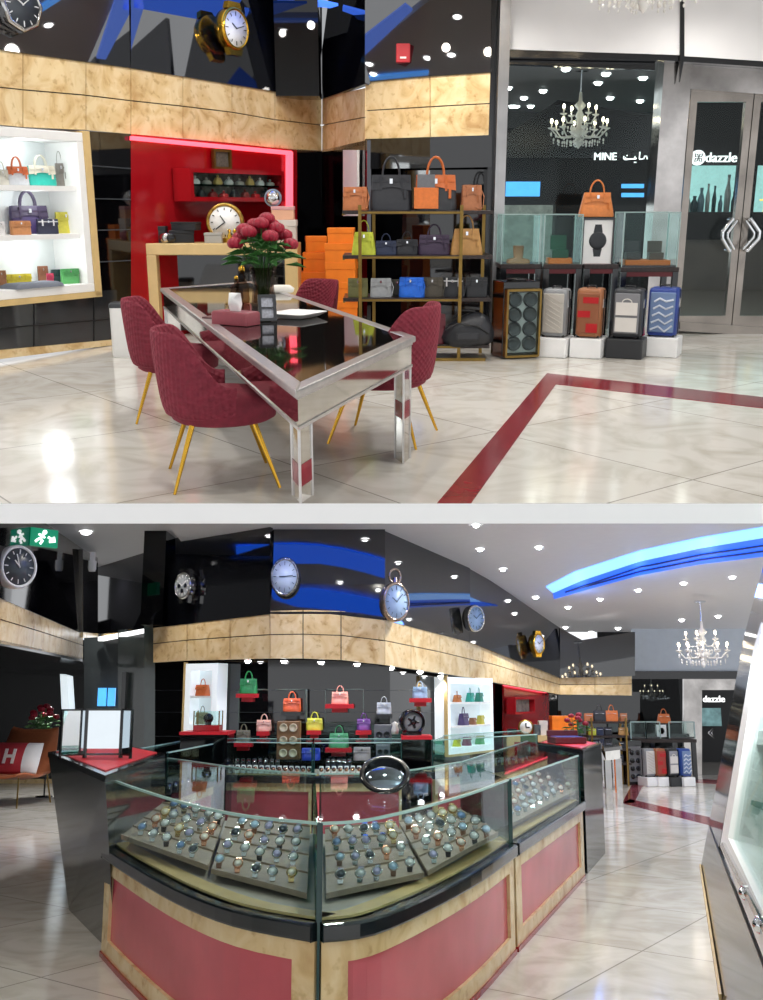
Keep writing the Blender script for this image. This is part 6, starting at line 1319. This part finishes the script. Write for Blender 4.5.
# round tilted mirror on the curved counter
P = R.z(385, 789, ZTOP); k = R.mpp(P); t = thing('round_mirror', 'round black rimmed mirror tilted on the glass of the right curved counter', 'mirror', P); r = 23*k; A = Matrix.Translation((0, 0, r*.62)) @ Matrix.Rotation(math.radians(-50), 4, 'X')
a = MB(); a.tube([A @ Vector((r*math.cos(x*PI/20), 0, r*math.sin(x*PI/20))) for x in range(40)], .016, 8, closed=True); a.build('rim', blacklac, t)
a = MB(A @ XY2XZ); a.lathe([(1e-5, 0), (r*.97, 0), (r*.97, .006), (1e-5, .006)], 36); a.build('mirror_glass', mat('dim_blue_mirror', '#8fa0ac', .05, 1, var=.05), t)
a = MB(); a.tube([(0, .02, .0), (0, r*.3, r*.5)], .012, 6); a.lathe([(1e-5, 0), (r*.4, 0), (r*.4, .01), (1e-5, .012)], 20, Matrix.Translation((0, r*.2, 0))); a.build('stand', blacklac, t)
# ---- pedestals
def pedestal(top, bot, label, inset_px=None):
    c = sum(bot, Vector())/4; t = thing('black_pedestal', label, 'pedestal', Vector((c.x, c.y, 0))); rel = lambda P: [(p.x-c.x, p.y-c.y, p.z) for p in P]
    lp = lambda q: [b_.lerp(t_, q) for b_, t_ in zip(bot, top)]
    a = MB(); a.loft([rel(bot), rel(lp(.985))], smooth=False); a.build('body', mat('slate_gloss_panel', '#3b3f3f', .09, ior=1.65, var=.02), t)
    tt = lp(1); tc = sum(tt, Vector())/4; a = MB(); a.slab([Vector(p) for p in rel(tt)], (0, 0, -.04)); a.build('top_frame', blacklac, t)
    a = MB(); a.slab([Vector(p)+Vector((0, 0, .006)) for p in rel([tc+(p-tc)*.86 for p in tt])], (0, 0, -.02)); a.build('red_top', redtop, t); return t
ZP = 1.12
pt_ = [R.z(105, 775.5, ZP), R.z(165, 753, ZP), R.z(110, 742, ZP), R.z(48, 752, ZP)]
pb_ = [R.z(115, 957, 0), Vector((R.z(165, 753, ZP).x+.05, R.z(165, 753, ZP).y, 0)), Vector((R.z(110, 742, ZP).x+.3, R.z(110, 742, ZP).y-.6, 0)), R.z(69, 910, 0)]
pedestal(pt_, pb_, 'tall slate black pedestal with red top under the folding mirror')
pt2 = [R.y(583, 752, 9.6), R.y(601, 748, 10.8), R.y(560, 742, 12.6), R.y(538, 746, 11.0)]
for p in pt2: p.z = 1.1
pb2 = [Vector((p.x, p.y, 0)) for p in pt2]
pedestal(pt2, pb2, 'black pedestal with red top at the right end of the counters')
P = R.y(567, 751, 10.7); P.z = 1.11; k = R.mpp(P); t = thing('jewel_box', 'dark red lidded box with blue lining on the right red topped pedestal', 'box', P, .15); a = MB(); a.box(-16*k, 16*k, -.14, .14, 0, 6*k); a.build('body', leather('#5c1622'), t, bevel=.005); a = MB(); a.box(-13*k, 13*k, -.11, .11, 6*k, 6.6*k); a.build('lining', paint('#2b3f9a'), t); a = MB(); a.box(-16*k, 16*k, .12, .16, 6*k, 12*k); a.build('lid', leather('#5c1622'), t, bevel=.005)
# folding mirror
P = R.z(104, 757, ZP+.006); P.y -= .1; k = R.mpp(P); t = thing('folding_mirror', 'three-part black framed folding mirror on the red topped pedestal', 'mirror', P)
def leafp(x0, y0_, x1, y1_, h, name):
    d = Vector((x1-x0, y1_-y0_, 0)); L_ = d.length; M = Matrix.Translation((x0, y0_, 0)) @ Matrix.Rotation(math.atan2(d.y, d.x), 4, 'Z'); f = .014
    a = MB(M)
    for q in ((0, f, 0, h), (L_-f, L_, 0, h), (f, L_-f, .02, .02+f), (f, L_-f, h-f, h)): a.box(q[0], q[1], -.01, .01, q[2], q[3])
    o = a.build(name, blacklac, t); a = MB(M); a.box(f, L_-f, -.004, .004, .02+f+(.035 if name != 'side_leaf' else 0), h-f); a.build('mirror_glass', mat('clear_mirror', '#dfe6ea', .02, 1, var=.01), o)
    return o
hm_ = 48*k; leafp(-16*k, 0, 20*k, .0, hm_, 'centre_leaf'); leafp(-35*k, -.16, -16*k, 0, hm_, 'side_leaf'); leafp(20*k, 0, 34*k, -.12, hm_, 'side_leaf')
# ---- leather chair, cushion, side table, roses, lower left
P = R.z(2, 806, 0); P.y += .2; k = R.mpp(P); tan = leather('#9c5a3a'); t = thing('leather_chair', 'low tan leather sling chair with thin dark legs, cut by the left edge', 'chair', P, -.25)
a = MB(); 
rings = []
for (y, z, w_) in ((-.42, .40, .40), (-.3, .42, .46), (0, .36, .5), (.3, .40, .5), (.45, .62, .48), (.58, 1.0, .42), (.6, 1.04, .4)):
    rings.append([(-w_, y, z+.04), (-w_*.5, y, z+.0), (w_*.5, y, z+.0), (w_, y, z+.04), (w_, y+.02, z+.07), (w_*.5, y+.02, z+.035), (-w_*.5, y+.02, z+.035), (-w_, y+.02, z+.07)])
a.loft(rings); a.build('seat', tan, t)
for sx in (-1, 1):
    for (y0_, y1_) in ((-.38, -.44), (.35, .42)): a = MB(); a.cyl((sx*.42, y0_, .42), (sx*.46, y1_, 0), .013, n=8); a.build('leg', darkbrass, t)
Q = P + Vector((-.06, .18, .42)); t = thing('cushion', 'red and white cushion with a white letter on the leather chair', 'cushion', Q, -.25, None, Matrix.Rotation(-.35, 4, 'X'))
def pil(x0, x1, m, nm):
    a = MB(); rings = []
    for k_ in range(9):
        x = x0+(x1-x0)*k_/8; e = 1-abs(x/.46)**4; rings.append([(x, -.07*e-.005, .25+.25*math.sin(j*PI/6)*1.0) if False else (x, -.085*e*math.cos(j*PI/6+PI/2*0)-.0, .25+.24*math.sin(j*PI/6)) for j in range(12)])
    a.loft(rings); return a.build(nm, m, t)
pil(-.45, .2, paint('#c23a44', .8), 'cover'); pil(.2, .45, paint('#e8e8ea', .8), 'white_end')
textmesh('H', .3, .006, 'letter', paint('#f3e9e6', .8), t, Matrix.Translation((-.02, -.095, .15)), bold=.01)
Q = R.z(44, 797, 0); t = thing('side_table', 'slim black side table between leather chair and pedestal', 'side table', Q); a = MB(); a.lathe([(1e-5, .66), (.2, .66), (.2, .69), (1e-5, .69)], 24); a.build('tabletop', blacklac, t)
a = MB(); a.cyl((0, 0, .01), (0, 0, .66), .015, n=8); a.build('stem', blacklac, t); a = MB(); a.lathe([(1e-5, 0), (.14, 0), (.13, .015), (1e-5, .02)], 20); a.build('foot', blacklac, t)
Q2 = Q.copy(); Q2.z = .69; Q2.x -= .1; bouquet(Q2, .78, .26, 'bunch of red roses in a vase on the slim side table, lower left', 10)
Q2 = Q.copy() + Vector((.08, -.08, .69)); a = MB(Matrix.Translation(Q2)); a.loft([rring(.2, .12, 0, .4), rring(.22, .14, .03, .4), rring(.1, .06, .08, .4)]); single(a, 'napkin', paint('#e8e2d8', .8), 'crumpled white cloth on the slim side table beside the roses', 'napkin')
# lights of the lower room
for (x, y) in ((-3.6, 12.5), (-4.6, 14.6), (-5.4, 17)):
    spot((x, y, z1-.06), 75, 140, .03, (1, .98, .95))  # bare spots without fixtures, added to brighten the chair corner
for (x, y) in ((-1.6, 9.4), (.4, 9.4), (2.4, 9.4), (1.5, 12), (3.2, 12.5), (2.5, 16), (4.5, 16), (3.5, 19), (-4.2, 10), (-4.5, 13.5), (-4.5, 16)):
    z_ = (CA+CB*y if x > -2.6 else 3.75) - .1; spot((x, y, z_), 150, 150, .08, (1, .98, .95))
for (x, y) in ((-2, 6.2), (0, 6.0), (2, 6.2)): spot((x, y, under(y)-.12), 70, 140)
for (W, u) in ((VL, 10), (VL, 50), (VM1, 180), (VM1, 220), (VM2, 290), (VM2, 340), (VM3, 400), (VM3, 440), (VM4, 500), (VM5, 600)):
    q = W.pt(u, 640); p = q - W.n*1.0; p.z = (CA+CB*p.y if p.x > -2.6 else 3.75)-.12; spot(p, 38, 70, .05, (1, .95, .87), q)
# =================================================================== world, camera
w = bpy.data.worlds.new('world'); scene.world = w; w.use_nodes = True; w.node_tree.nodes['Background'].inputs[0].default_value = (.95, .97, 1, 1); w.node_tree.nodes['Background'].inputs[1].default_value = 1.1
cam = bpy.data.cameras.new('camera'); co = bpy.data.objects.new('camera', cam); COL.objects.link(co); scene.camera = co
cam.sensor_fit = 'HORIZONTAL'; cam.sensor_width = 36; cam.lens = 36 * F / 763; cam.clip_start = .05; cam.clip_end = 200
co.matrix_world = Matrix.Translation((0, 0, LO.H)) @ Matrix.Rotation(PI/2 + cam_pitch, 4, 'X')
vs = scene.view_settings; vs.view_transform = 'Standard'; vs.look = 'None'; vs.gamma = 1; vs.use_curve_mapping = False; vs.exposure = .15
scene.cycles.transparent_max_bounces = 32
